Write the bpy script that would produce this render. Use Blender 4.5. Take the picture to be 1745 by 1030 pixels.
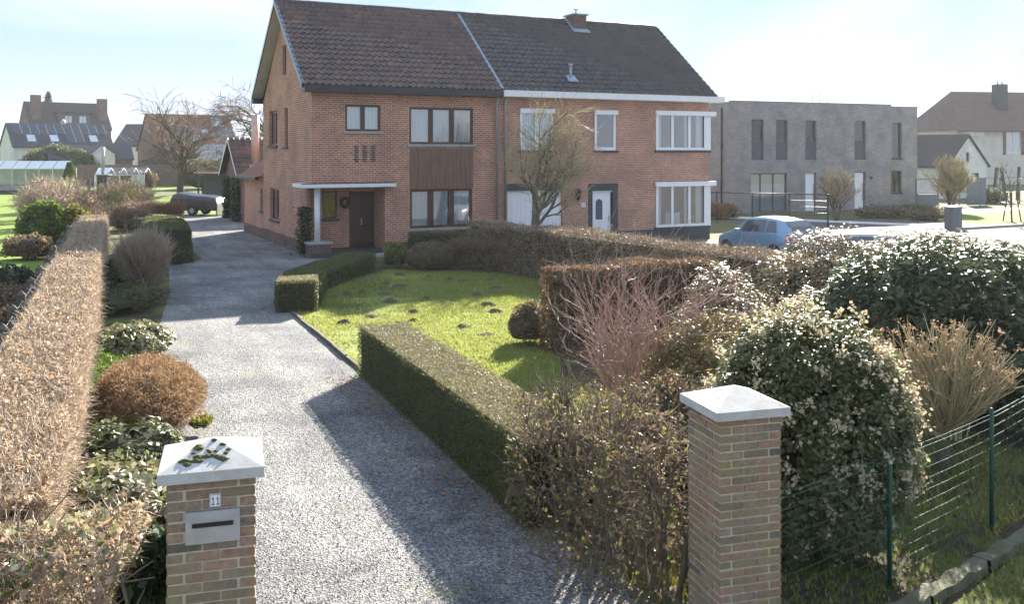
import bpy, math, random
import numpy as np
from mathutils import Matrix, Vector

for o in list(bpy.data.objects):
    bpy.data.objects.remove(o)
scene = bpy.context.scene
C = scene.collection
rng = np.random.default_rng(11)
rnd = random.Random(5)
R = math.radians

# ------------------------------------------------------------------ camera
cam_d = bpy.data.cameras.new('camera')
cam = bpy.data.objects.new('camera', cam_d)
C.objects.link(cam)
cam.location = (0, 0, 3.67)
cam.rotation_euler = (R(90), 0, 0)
cam_d.sensor_width = 36
cam_d.sensor_fit = 'HORIZONTAL'
cam_d.lens = 36 * 1620 / 1745
cam_d.shift_y = -255 / 1745
cam_d.clip_start = 0.1
cam_d.clip_end = 3000
scene.camera = cam

# ------------------------------------------------------------------ sky, sun, exposure
SUN_AZ = R(18.0)      # to the right of straight ahead
SUN_EL = R(24.5)
world = bpy.data.worlds.new('World')
scene.world = world
world.use_nodes = True
wn, wl = world.node_tree.nodes, world.node_tree.links
for n in list(wn):
    wn.remove(n)
w_out = wn.new('ShaderNodeOutputWorld')
w_bg = wn.new('ShaderNodeBackground')
w_sky = wn.new('ShaderNodeTexSky')
w_sky.sky_type = 'NISHITA'
w_sky.sun_disc = False
w_sky.sun_elevation = SUN_EL
w_sky.sun_rotation = SUN_AZ
w_sky.air_density = 1.0
w_sky.dust_density = 0.4
w_sky.ozone_density = 1.6
w_bg.inputs['Strength'].default_value = 0.05
# thin high veil over the whole sky: whiter towards the horizon and in patches of cloud
w_tc = wn.new('ShaderNodeTexCoord')
w_map = wn.new('ShaderNodeMapping')
w_map.inputs['Scale'].default_value = (1.0, 1.0, 2.6)
w_map.inputs['Location'].default_value = (0.4, 0.0, 0.0)
w_noise = wn.new('ShaderNodeTexNoise')
w_noise.inputs['Scale'].default_value = 3.4
w_noise.inputs['Detail'].default_value = 8
w_noise.inputs['Roughness'].default_value = 0.5
w_noise.inputs['Distortion'].default_value = 0.4
w_ramp = wn.new('ShaderNodeValToRGB')
w_ramp.color_ramp.elements[0].position = 0.47
w_ramp.color_ramp.elements[0].color = (0, 0, 0, 1)
w_ramp.color_ramp.elements[1].position = 0.66
w_ramp.color_ramp.elements[1].color = (0.85, 0.85, 0.85, 1)
w_sep = wn.new('ShaderNodeSeparateXYZ')
w_hor = wn.new('ShaderNodeMapRange')
w_hor.interpolation_type = 'SMOOTHSTEP'
w_hor.inputs['From Min'].default_value = -0.02
w_hor.inputs['From Max'].default_value = 0.15
w_hor.inputs['To Min'].default_value = 0.85
w_hor.inputs['To Max'].default_value = 0.0
w_max = wn.new('ShaderNodeMath')
w_max.operation = 'MAXIMUM'
w_veil = wn.new('ShaderNodeMixRGB')
w_veil.inputs[1].default_value = (2.15, 2.95, 4.4, 1)
w_veil.inputs[2].default_value = (3.4, 3.6, 3.9, 1)
w_mix = wn.new('ShaderNodeMixRGB')
w_mix.inputs[0].default_value = 0.97
wl.new(w_tc.outputs['Generated'], w_map.inputs['Vector'])
wl.new(w_tc.outputs['Generated'], w_sep.inputs[0])
wl.new(w_map.outputs[0], w_noise.inputs['Vector'])
wl.new(w_noise.outputs['Fac'], w_ramp.inputs[0])
wl.new(w_sep.outputs['Z'], w_hor.inputs['Value'])
wl.new(w_ramp.outputs[0], w_max.inputs[0])
wl.new(w_hor.outputs[0], w_max.inputs[1])
wl.new(w_max.outputs[0], w_veil.inputs[0])
wl.new(w_sky.outputs[0], w_mix.inputs[1])
wl.new(w_veil.outputs[0], w_mix.inputs[2])
wl.new(w_mix.outputs[0], w_bg.inputs[0])
wl.new(w_bg.outputs[0], w_out.inputs[0])

sun_d = bpy.data.lights.new('sun', 'SUN')
sun_d.energy = 3.7
sun_d.angle = R(0.5)
sun_d.color = (1.0, 0.93, 0.82)
sun = bpy.data.objects.new('sun', sun_d)
C.objects.link(sun)
sun_dir = Vector((math.sin(SUN_AZ) * math.cos(SUN_EL), math.cos(SUN_AZ) * math.cos(SUN_EL), math.sin(SUN_EL)))
sun.rotation_euler = sun_dir.to_track_quat('Z', 'Y').to_euler()
sun.location = sun_dir * 200

vs = scene.view_settings
vs.view_transform = 'Standard'
vs.look = 'None'
vs.gamma = 1
vs.exposure = 2.5
vs.use_curve_mapping = False
scene.cycles.max_bounces = 6
scene.cycles.transparent_max_bounces = 8
scene.cycles.volume_bounces = 0

# ------------------------------------------------------------------ materials
def new_mat(name):
    m = bpy.data.materials.new(name)
    m.use_nodes = True
    nt = m.node_tree
    for n in list(nt.nodes):
        nt.nodes.remove(n)
    out = nt.nodes.new('ShaderNodeOutputMaterial')
    b = nt.nodes.new('ShaderNodeBsdfPrincipled')
    nt.links.new(b.outputs[0], out.inputs[0])
    return m, nt, b, out

def ramp(nt, stops):
    r = nt.nodes.new('ShaderNodeValToRGB')
    e = r.color_ramp.elements
    while len(e) < len(stops):
        e.new(0.5)
    for i, (p, c) in enumerate(stops):
        e[i].position = p
        e[i].color = (*c, 1)
    return r

def noise(nt, vec, scale, detail=4, rough=0.55):
    n = nt.nodes.new('ShaderNodeTexNoise')
    n.inputs['Scale'].default_value = scale
    n.inputs['Detail'].default_value = detail
    n.inputs['Roughness'].default_value = rough
    if vec is not None:
        nt.links.new(vec, n.inputs['Vector'])
    return n

def coords(nt, kind='Object'):
    return nt.nodes.new('ShaderNodeTexCoord').outputs[kind]

def mixrgb(nt, fac, a, b, mode='MIX'):
    m = nt.nodes.new('ShaderNodeMixRGB')
    m.blend_type = mode
    for i, v in ((0, fac), (1, a), (2, b)):
        if hasattr(v, 'is_output') or hasattr(v, 'links'):
            nt.links.new(v, m.inputs[i])
        elif i == 0:
            m.inputs[0].default_value = v
        else:
            m.inputs[i].default_value = (*v, 1)
    return m.outputs[0]

def bump(nt, b, height, strength, dist):
    n = nt.nodes.new('ShaderNodeBump')
    n.inputs['Strength'].default_value = strength
    n.inputs['Distance'].default_value = dist
    nt.links.new(height, n.inputs['Height'])
    nt.links.new(n.outputs[0], b.inputs['Normal'])

def plain(name, c1, c2=None, rough=0.7, scale=6, metal=0.0, bmp=0.0, spec=0.4, stretch=None, bscale=None):
    """a base colour with grain and wear from noise"""
    m, nt, b, out = new_mat(name)
    c2 = c2 or tuple(x * 0.75 for x in c1)
    vec = coords(nt)
    if stretch:
        mp = nt.nodes.new('ShaderNodeMapping')
        mp.inputs['Scale'].default_value = stretch
        nt.links.new(vec, mp.inputs[0])
        vec = mp.outputs[0]
    n = noise(nt, vec, scale, 6, 0.6)
    r = ramp(nt, [(0.3, c1), (0.72, c2)])
    nt.links.new(n.outputs['Fac'], r.inputs[0])
    nt.links.new(r.outputs[0], b.inputs['Base Color'])
    b.inputs['Roughness'].default_value = rough
    b.inputs['Metallic'].default_value = metal
    b.inputs['Specular IOR Level'].default_value = spec
    if bmp:
        n2 = noise(nt, vec, bscale or scale * 6, 5, 0.6)
        bump(nt, b, n2.outputs['Fac'], bmp, 0.02)
    return m

def leaf_mat(name, cols, rough=0.5, transl=0.35, spec=0.35):
    """leaf colours picked per leaf, with light passing through the blade"""
    m, nt, b, out = new_mat(name)
    a = nt.nodes.new('ShaderNodeAttribute')
    a.attribute_name = 'rnd'
    n = len(cols)
    r = ramp(nt, [(i / max(1, n - 1), c) for i, c in enumerate(cols)])
    nt.links.new(a.outputs['Fac'], r.inputs[0])
    nt.links.new(r.outputs[0], b.inputs['Base Color'])
    b.inputs['Roughness'].default_value = rough
    b.inputs['Specular IOR Level'].default_value = spec
    if transl:
        t = nt.nodes.new('ShaderNodeBsdfTranslucent')
        nt.links.new(r.outputs[0], t.inputs[0])
        mx = nt.nodes.new('ShaderNodeMixShader')
        mx.inputs[0].default_value = transl
        nt.links.new(b.outputs[0], mx.inputs[1])
        nt.links.new(t.outputs[0], mx.inputs[2])
        nt.links.new(mx.outputs[0], out.inputs[0])
    return m

def brick_mat(name, c1, c2, mortar, bw=0.215, rh=0.074, ms=0.0125, blotch=None):
    m, nt, b, out = new_mat(name)
    uv = coords(nt, 'UV')
    br = nt.nodes.new('ShaderNodeTexBrick')
    br.offset = 0.5
    br.inputs['Scale'].default_value = 1
    br.inputs['Brick Width'].default_value = bw
    br.inputs['Row Height'].default_value = rh
    br.inputs['Mortar Size'].default_value = ms
    br.inputs['Mortar Smooth'].default_value = 0.25
    br.inputs['Color1'].default_value = (*c1, 1)
    br.inputs['Color2'].default_value = (*c2, 1)
    br.inputs['Mortar'].default_value = (*mortar, 1)
    br.inputs['Bias'].default_value = -0.1
    nt.links.new(uv, br.inputs['Vector'])
    big = noise(nt, uv, 0.9, 5, 0.6)
    rr = ramp(nt, [(0.3, (0.72, 0.72, 0.74)), (0.7, (1.18, 1.12, 1.06))])
    nt.links.new(big.outputs['Fac'], rr.inputs[0])
    col = mixrgb(nt, 1.0, br.outputs['Color'], rr.outputs[0], 'MULTIPLY')
    fine = noise(nt, uv, 9, 4, 0.7)
    rf = ramp(nt, [(0.3, (0.8, 0.8, 0.8)), (0.7, (1.15, 1.15, 1.15))])
    nt.links.new(fine.outputs['Fac'], rf.inputs[0])
    col = mixrgb(nt, 1.0, col, rf.outputs[0], 'MULTIPLY')
    nt.links.new(col, b.inputs['Base Color'])
    b.inputs['Roughness'].default_value = 0.85
    b.inputs['Specular IOR Level'].default_value = 0.25
    inv = nt.nodes.new('ShaderNodeMath')
    inv.operation = 'SUBTRACT'
    inv.inputs[0].default_value = 1
    nt.links.new(br.outputs['Fac'], inv.inputs[1])
    bump(nt, b, inv.outputs[0], 0.7, 0.008)
    return m

def glass_mat(name, tint=(0.9, 0.95, 1.0), refl=0.12):
    m, nt, b, out = new_mat(name)
    nt.nodes.remove(b)
    t = nt.nodes.new('ShaderNodeBsdfTransparent')
    t.inputs[0].default_value = (*tint, 1)
    g = nt.nodes.new('ShaderNodeBsdfGlossy')
    g.inputs['Roughness'].default_value = 0.02
    lw = nt.nodes.new('ShaderNodeLayerWeight')
    lw.inputs[0].default_value = 0.35
    ad = nt.nodes.new('ShaderNodeMath')
    ad.operation = 'ADD'
    ad.use_clamp = True
    ad.inputs[1].default_value = refl
    nt.links.new(lw.outputs['Fresnel'], ad.inputs[0])
    mx = nt.nodes.new('ShaderNodeMixShader')
    nt.links.new(ad.outputs[0], mx.inputs[0])
    nt.links.new(t.outputs[0], mx.inputs[1])
    nt.links.new(g.outputs[0], mx.inputs[2])
    nt.links.new(mx.outputs[0], out.inputs[0])
    return m

M = {}
M['brick_red'] = brick_mat('brick_red', (0.50, 0.195, 0.118), (0.36, 0.125, 0.080), (0.54, 0.45, 0.36))
M['brick_orange'] = brick_mat('brick_orange', (0.50, 0.22, 0.138), (0.38, 0.15, 0.10), (0.54, 0.44, 0.35))
M['brick_grey'] = brick_mat('brick_grey', (0.28, 0.265, 0.265), (0.19, 0.18, 0.185), (0.42, 0.41, 0.40), 0.26, 0.066)
M['brick_dark'] = brick_mat('brick_dark', (0.16, 0.075, 0.06), (0.10, 0.055, 0.05), (0.24, 0.20, 0.18))
M['brick_bg'] = brick_mat('brick_bg', (0.20, 0.10, 0.075), (0.14, 0.075, 0.06), (0.25, 0.2, 0.18))
M['tile_red'] = leaf_mat('tile_red', [(0.085, 0.05, 0.045), (0.13, 0.055, 0.042), (0.17, 0.065, 0.045), (0.10, 0.06, 0.052), (0.21, 0.085, 0.055)], 0.7, 0, 0.35)
M['tile_dark'] = leaf_mat('tile_dark', [(0.060, 0.047, 0.047), (0.085, 0.062, 0.058), (0.105, 0.07, 0.062), (0.072, 0.06, 0.058)], 0.65, 0, 0.4)
M['roof_under'] = plain('roof_under', (0.05, 0.035, 0.03), rough=0.9)
M['roof_bg'] = plain('roof_bg', (0.075, 0.06, 0.05), (0.05, 0.045, 0.042), 0.8, 1.5, bmp=0.4)
M['roof_slate'] = plain('roof_slate', (0.045, 0.047, 0.055), (0.03, 0.032, 0.036), 0.6, 2, bmp=0.3)
M['roof_red_bg'] = plain('roof_red_bg', (0.24, 0.085, 0.05), (0.15, 0.065, 0.045), 0.8, 2, bmp=0.4)
M['roof_brown_bg'] = plain('roof_brown_bg', (0.15, 0.085, 0.065), (0.10, 0.065, 0.055), 0.8, 1.2, bmp=0.4)
M['moss'] = plain('moss', (0.13, 0.14, 0.03), (0.05, 0.05, 0.02), 0.95, 40, bmp=0.8)
M['white_paint'] = plain('white_paint', (0.80, 0.80, 0.78), (0.70, 0.70, 0.68), 0.45, 3)
M['white_upvc'] = plain('white_upvc', (0.84, 0.84, 0.83), (0.78, 0.78, 0.77), 0.3, 2)
M['cream_wall'] = plain('cream_wall', (0.68, 0.64, 0.56), (0.55, 0.51, 0.44), 0.85, 1.2, bmp=0.2)
M['whitewash'] = plain('whitewash', (0.72, 0.71, 0.68), (0.52, 0.51, 0.48), 0.9, 1.0, bmp=0.3)
M['soffit'] = plain('soffit', (0.50, 0.45, 0.36), (0.42, 0.37, 0.29), 0.7, 2)
M['black_paint'] = plain('black_paint', (0.018, 0.022, 0.026), (0.03, 0.034, 0.038), 0.4, 3)
M['bluestone'] = plain('bluestone', (0.055, 0.065, 0.07), (0.035, 0.042, 0.047), 0.6, 8, bmp=0.2)
M['lead'] = plain('lead', (0.34, 0.42, 0.50), (0.22, 0.28, 0.34), 0.5, 5, 0.3)
M['zinc'] = plain('zinc', (0.42, 0.44, 0.46), (0.33, 0.35, 0.37), 0.45, 6, 0.6)
M['copper_pipe'] = plain('copper_pipe', (0.62, 0.42, 0.33), (0.5, 0.32, 0.25), 0.4, 4, 0.3)
M['dark_wood'] = plain('dark_wood', (0.060, 0.024, 0.014), (0.035, 0.015, 0.010), 0.45, 5, stretch=(6, 6, 0.6))
M['frame_wood'] = plain('frame_wood', (0.085, 0.035, 0.022), (0.05, 0.022, 0.015), 0.4, 4, stretch=(4, 4, 0.6))
M['plank_wood'] = plain('plank_wood', (0.23, 0.13, 0.08), (0.13, 0.075, 0.05), 0.6, 4, stretch=(7, 7, 0.5), bmp=0.3)
M['concrete'] = plain('concrete', (0.42, 0.40, 0.36), (0.28, 0.27, 0.24), 0.9, 5, bmp=0.4)
M['concrete_pale'] = plain('concrete_pale', (0.66, 0.64, 0.60), (0.54, 0.53, 0.50), 0.8, 9, bmp=0.25, bscale=60)
M['stone_mossy'] = plain('stone_mossy', (0.17, 0.155, 0.12), (0.075, 0.085, 0.03), 0.95, 5, bmp=0.7)
M['post_mossy'] = plain('post_mossy', (0.13, 0.12, 0.10), (0.07, 0.075, 0.05), 0.95, 9, bmp=0.5)
M['mortar'] = plain('mortar', (0.58, 0.53, 0.42), (0.46, 0.42, 0.29), 0.95, 12, bmp=0.4)
M['glass'] = glass_mat('glass', (0.9, 0.93, 0.95), 0.10)
M['glass_dark'] = glass_mat('glass_dark', (0.35, 0.38, 0.42), 0.02)
M['glass_clear'] = glass_mat('glass_clear', (0.93, 0.96, 0.95), 0.05)
M['glass_car'] = glass_mat('glass_car', (0.22, 0.26, 0.27), 0.12)
M['curtain'] = plain('curtain', (0.94, 0.94, 0.94), (0.86, 0.88, 0.90), 0.9, 2)
M['room_dark'] = plain('room_dark', (0.10, 0.09, 0.08), (0.07, 0.065, 0.06), 0.9, 1)
M['room_wall'] = plain('room_wall', (0.45, 0.40, 0.33), (0.38, 0.34, 0.28), 0.9, 1)
M['blind_grey'] = plain('blind_grey', (0.10, 0.10, 0.115), (0.085, 0.085, 0.10), 0.6, 3)
M['yellow_glass'] = plain('yellow_glass', (0.30, 0.24, 0.02), (0.07, 0.08, 0.015), 0.2, 7)
M['solar'] = plain('solar', (0.022, 0.027, 0.045), (0.03, 0.036, 0.06), 0.15, 2, 0.0, spec=0.6)
M['solar_bright'] = plain('solar_bright', (0.10, 0.14, 0.20), (0.14, 0.18, 0.24), 0.12, 2, 0.2, spec=0.8)
M['roof_glass'] = plain('roof_glass', (0.55, 0.60, 0.66), (0.45, 0.5, 0.56), 0.15, 2, spec=0.8)
M['poly'] = plain('poly', (0.66, 0.68, 0.62), (0.52, 0.55, 0.48), 0.35, 2)
M['alu'] = plain('alu', (0.60, 0.62, 0.64), (0.5, 0.52, 0.54), 0.4, 4, 0.5)
M['steel_plate'] = plain('steel_plate', (0.47, 0.47, 0.46), (0.35, 0.355, 0.35), 0.42, 10, 0.55)
M['slot_black'] = plain('slot_black', (0.012, 0.014, 0.014), rough=0.5)
M['ink_blue'] = plain('ink_blue', (0.03, 0.04, 0.12), rough=0.4)
M['green_post'] = plain('green_post', (0.010, 0.075, 0.048), (0.012, 0.055, 0.04), 0.4, 8)
M['green_wire'] = plain('green_wire', (0.05, 0.14, 0.09), (0.04, 0.11, 0.08), 0.25, 8, 0.2, spec=0.8)
M['car_blue'] = plain('car_blue', (0.21, 0.34, 0.48), (0.22, 0.35, 0.49), 0.2, 2, 0.35, spec=0.7)
M['car_silver'] = plain('car_silver', (0.45, 0.47, 0.48), (0.42, 0.44, 0.46), 0.22, 2, 0.6, spec=0.7)
M['solar_rail'] = plain('solar_rail', (0.42, 0.42, 0.40), rough=0.5)
M['tyre'] = plain('tyre', (0.015, 0.015, 0.016), rough=0.85)
M['tail_red'] = plain('tail_red', (0.45, 0.02, 0.02), (0.35, 0.015, 0.02), 0.15, 6)
M['plastic_dark'] = plain('plastic_dark', (0.025, 0.026, 0.028), rough=0.5)
M['cabinet_grey'] = plain('cabinet_grey', (0.13, 0.15, 0.17), (0.10, 0.115, 0.13), 0.6, 3)
M['tarp'] = plain('tarp', (0.03, 0.026, 0.03), (0.06, 0.052, 0.06), 0.25, 2.5, spec=0.6, bmp=0.4, bscale=5)
M['bark'] = plain('bark', (0.105, 0.085, 0.06), (0.055, 0.05, 0.035), 0.95, 14, bmp=0.6)
M['bark_green'] = plain('bark_green', (0.19, 0.155, 0.105), (0.10, 0.085, 0.055), 0.95, 12, bmp=0.6)
M['twig_pale'] = leaf_mat('twig_pale', [(0.34, 0.26, 0.18), (0.50, 0.40, 0.30), (0.22, 0.16, 0.11)], 0.7, 0)
M['twig_brown'] = leaf_mat('twig_brown', [(0.16, 0.115, 0.08), (0.27, 0.20, 0.14), (0.10, 0.075, 0.05)], 0.8, 0)
M['twig_red'] = leaf_mat('twig_red', [(0.31, 0.18, 0.14), (0.46, 0.32, 0.26), (0.22, 0.14, 0.11)], 0.6, 0)
M['twig_straw'] = leaf_mat('twig_straw', [(0.36, 0.29, 0.15), (0.48, 0.40, 0.23), (0.26, 0.21, 0.11)], 0.7, 0)
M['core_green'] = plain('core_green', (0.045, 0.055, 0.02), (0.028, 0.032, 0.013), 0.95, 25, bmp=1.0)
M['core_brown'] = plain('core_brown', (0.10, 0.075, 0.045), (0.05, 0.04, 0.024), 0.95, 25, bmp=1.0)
M['yew'] = leaf_mat('yew', [(0.085, 0.10, 0.028), (0.115, 0.13, 0.040), (0.15, 0.16, 0.055), (0.095, 0.108, 0.030)], 0.5, 0.35, 0.4)
M['yew_tan_lit'] = leaf_mat('yew_tan_lit', [(0.17, 0.16, 0.065), (0.30, 0.26, 0.13), (0.40, 0.33, 0.20), (0.13, 0.14, 0.045)], 0.6, 0.25, 0.3)  # brownish, with sun brightness put into the colour for hedge tops; also the dome
M['beech_dry'] = leaf_mat('beech_dry', [(0.32, 0.22, 0.135), (0.46, 0.34, 0.225), (0.57, 0.46, 0.33), (0.42, 0.265, 0.145)], 0.6, 0.35, 0.3)
M['beech_dark'] = leaf_mat('beech_dark', [(0.13, 0.095, 0.055), (0.22, 0.145, 0.085), (0.30, 0.215, 0.13), (0.09, 0.10, 0.04)], 0.6, 0.3, 0.3)
M['beech_orange'] = leaf_mat('beech_orange', [(0.30, 0.13, 0.05), (0.38, 0.19, 0.08), (0.25, 0.14, 0.07), (0.10, 0.10, 0.035)], 0.6, 0.35, 0.3)
M['heather'] = leaf_mat('heather', [(0.22, 0.125, 0.06), (0.31, 0.185, 0.095), (0.40, 0.28, 0.165), (0.17, 0.11, 0.055)], 0.7, 0.3)
M['glossy'] = leaf_mat('glossy', [(0.075, 0.092, 0.030), (0.105, 0.122, 0.042), (0.15, 0.155, 0.06), (0.088, 0.105, 0.034)], 0.50, 0.38, 0.6)
M['rhodo'] = leaf_mat('rhodo', [(0.045, 0.066, 0.026), (0.068, 0.092, 0.035), (0.11, 0.125, 0.048), (0.060, 0.076, 0.031)], 0.48, 0.33, 0.65)
M['pieris'] = leaf_mat('pieris', [(0.08, 0.095, 0.035), (0.13, 0.13, 0.05), (0.24, 0.18, 0.11), (0.32, 0.21, 0.16)], 0.48, 0.38, 0.7)
M['yellow_leaf'] = leaf_mat('yellow_leaf', [(0.14, 0.16, 0.025), (0.24, 0.24, 0.04), (0.30, 0.25, 0.06), (0.09, 0.12, 0.02)], 0.45, 0.4)
M['lime_leaf'] = leaf_mat('lime_leaf', [(0.10, 0.17, 0.02), (0.16, 0.24, 0.03), (0.06, 0.11, 0.02), (0.20, 0.26, 0.05)], 0.5, 0.4)
M['variegated'] = leaf_mat('variegated', [(0.06, 0.10, 0.025), (0.30, 0.29, 0.12), (0.48, 0.45, 0.30), (0.10, 0.14, 0.03)], 0.4, 0.3)
M['ochre_leaf'] = leaf_mat('ochre_leaf', [(0.22, 0.17, 0.05), (0.28, 0.21, 0.09), (0.17, 0.15, 0.05), (0.25, 0.17, 0.10)], 0.5, 0.35)
M['flower'] = leaf_mat('flower', [(0.56, 0.55, 0.30), (0.55, 0.48, 0.32), (0.46, 0.33, 0.24), (0.62, 0.62, 0.42)], 0.7, 0.35)
M['dry_flower'] = leaf_mat('dry_flower', [(0.38, 0.25, 0.14), (0.50, 0.36, 0.23), (0.30, 0.19, 0.11)], 0.8, 0.3)
M['ivy'] = leaf_mat('ivy', [(0.015, 0.035, 0.012), (0.03, 0.055, 0.018), (0.045, 0.07, 0.02)], 0.35, 0.15)
M['grass'] = leaf_mat('grass', [(0.19, 0.24, 0.05), (0.26, 0.30, 0.07), (0.36, 0.36, 0.11), (0.16, 0.20, 0.045)], 0.6, 0.5)
M['weeds'] = leaf_mat('weeds', [(0.12, 0.16, 0.03), (0.24, 0.26, 0.045), (0.32, 0.28, 0.09), (0.15, 0.11, 0.05)], 0.6, 0.35)
M['pebble'] = leaf_mat('pebble', [(0.09, 0.09, 0.095), (0.18, 0.18, 0.18), (0.36, 0.35, 0.33), (0.13, 0.128, 0.125)], 0.8, 0)
M['mole_soil'] = plain('mole_soil', (0.095, 0.075, 0.05), (0.13, 0.105, 0.07), 1.0, 30, bmp=1.0)

# brick objects of the pillars: one shade per brick
def pillar_brick():
    m, nt, b, out = new_mat('pillar_brick')
    oi = nt.nodes.new('ShaderNodeObjectInfo')
    r = ramp(nt, [(0.0, (0.21, 0.16, 0.11)), (0.2, (0.32, 0.20, 0.13)), (0.4, (0.25, 0.20, 0.14)), (0.6, (0.35, 0.22, 0.155)), (0.75, (0.20, 0.155, 0.12)), (0.92, (0.33, 0.24, 0.17)), (1.0, (0.10, 0.095, 0.09))])
    nt.links.new(oi.outputs['Random'], r.inputs[0])
    tc = coords(nt)
    geo = nt.nodes.new('ShaderNodeNewGeometry')
    n = noise(nt, geo.outputs['Position'], 26, 5, 0.65)
    rr = ramp(nt, [(0.3, (0.65, 0.65, 0.62)), (0.72, (1.25, 1.22, 1.15))])
    nt.links.new(n.outputs['Fac'], rr.inputs[0])
    col = mixrgb(nt, 1.0, r.outputs[0], rr.outputs[0], 'MULTIPLY')
    n2 = noise(nt, geo.outputs['Position'], 3.5, 5, 0.7)
    al = ramp(nt, [(0.46, (0, 0, 0)), (0.66, (0.62, 0.62, 0.62))])
    nt.links.new(n2.outputs['Fac'], al.inputs[0])
    col = mixrgb(nt, al.outputs[0], col, (0.25, 0.22, 0.075))
    nt.links.new(col, b.inputs['Base Color'])
    b.inputs['Roughness'].default_value = 0.9
    n3 = noise(nt, geo.outputs['Position'], 90, 4, 0.7)
    bump(nt, b, n3.outputs['Fac'], 0.6, 0.006)
    return m
M['pillar_brick'] = pillar_brick()

def cap_mat():
    m, nt, b, out = new_mat('cap_stone')
    geo = nt.nodes.new('ShaderNodeNewGeometry')
    n = noise(nt, geo.outputs['Position'], 7, 6, 0.65)
    r = ramp(nt, [(0.3, (0.52, 0.51, 0.48)), (0.5, (0.45, 0.44, 0.41)), (0.62, (0.42, 0.39, 0.34)), (0.75, (0.25, 0.24, 0.19))])
    nt.links.new(n.outputs['Fac'], r.inputs[0])
    nt.links.new(r.outputs[0], b.inputs['Base Color'])
    b.inputs['Roughness'].default_value = 0.85
    n3 = noise(nt, geo.outputs['Position'], 60, 4, 0.7)
    bump(nt, b, n3.outputs['Fac'], 0.3, 0.006)
    return m
M['cap_stone'] = cap_mat()

def ground_like(name, stops, scale, fine, rough=0.95, bmp=0.6, bdist=0.03, big=None):
    m, nt, b, out = new_mat(name)
    geo = nt.nodes.new('ShaderNodeNewGeometry')
    pos = geo.outputs['Position']
    n = noise(nt, pos, scale, 8, 0.65)
    r = ramp(nt, stops)
    nt.links.new(n.outputs['Fac'], r.inputs[0])
    col = r.outputs[0]
    nf = noise(nt, pos, fine, 4, 0.7)
    rf = ramp(nt, [(0.3, (0.6, 0.6, 0.6)), (0.7, (1.3, 1.3, 1.3))])
    nt.links.new(nf.outputs['Fac'], rf.inputs[0])
    col = mixrgb(nt, 1.0, col, rf.outputs[0], 'MULTIPLY')
    if big:
        nb = noise(nt, pos, big[0], 5, 0.6)
        rb = ramp(nt, [(big[1], (0, 0, 0)), (big[2], (1, 1, 1))])
        nt.links.new(nb.outputs['Fac'], rb.inputs[0])
        col = mixrgb(nt, rb.outputs[0], col, big[3])
    nt.links.new(col, b.inputs['Base Color'])
    b.inputs['Roughness'].default_value = rough
    b.inputs['Specular IOR Level'].default_value = 0.2
    bump(nt, b, nf.outputs['Fac'], bmp, bdist)
    return m
M['ground'] = ground_like('ground', [(0.3, (0.075, 0.085, 0.03)), (0.5, (0.11, 0.125, 0.04)), (0.7, (0.14, 0.115, 0.065))], 0.35, 14)
M['soil'] = ground_like('soil', [(0.3, (0.05, 0.04, 0.026)), (0.5, (0.08, 0.06, 0.038)), (0.7, (0.06, 0.065, 0.022))], 2.2, 30, bmp=1.0, big=(1.1, 0.48, 0.62, (0.12, 0.15, 0.03)))
M['lawn'] = ground_like('lawn', [(0.28, (0.13, 0.14, 0.045)), (0.42, (0.20, 0.24, 0.055)), (0.56, (0.25, 0.28, 0.07)), (0.72, (0.32, 0.31, 0.11))], 1.3, 45, bmp=0.8, big=(2.3, 0.60, 0.74, (0.12, 0.10, 0.05)))
M['lawn_far'] = ground_like('lawn_far', [(0.3, (0.14, 0.20, 0.030)), (0.5, (0.17, 0.24, 0.035)), (0.7, (0.21, 0.25, 0.05))], 0.5, 20, bmp=0.7)
M['asphalt'] = ground_like('asphalt', [(0.3, (0.155, 0.147, 0.138)), (0.5, (0.18, 0.17, 0.16)), (0.7, (0.20, 0.19, 0.175))], 0.6, 60, 1.0, 0.4, 0.01)
M['paving'] = ground_like('paving', [(0.3, (0.09, 0.085, 0.085)), (0.7, (0.13, 0.12, 0.115))], 1.2, 25, 0.85, 0.5, 0.01)
M['verge'] = ground_like('verge', [(0.3, (0.085, 0.08, 0.035)), (0.5, (0.14, 0.15, 0.045)), (0.7, (0.18, 0.15, 0.09))], 3.0, 40, bmp=1.0)

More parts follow.
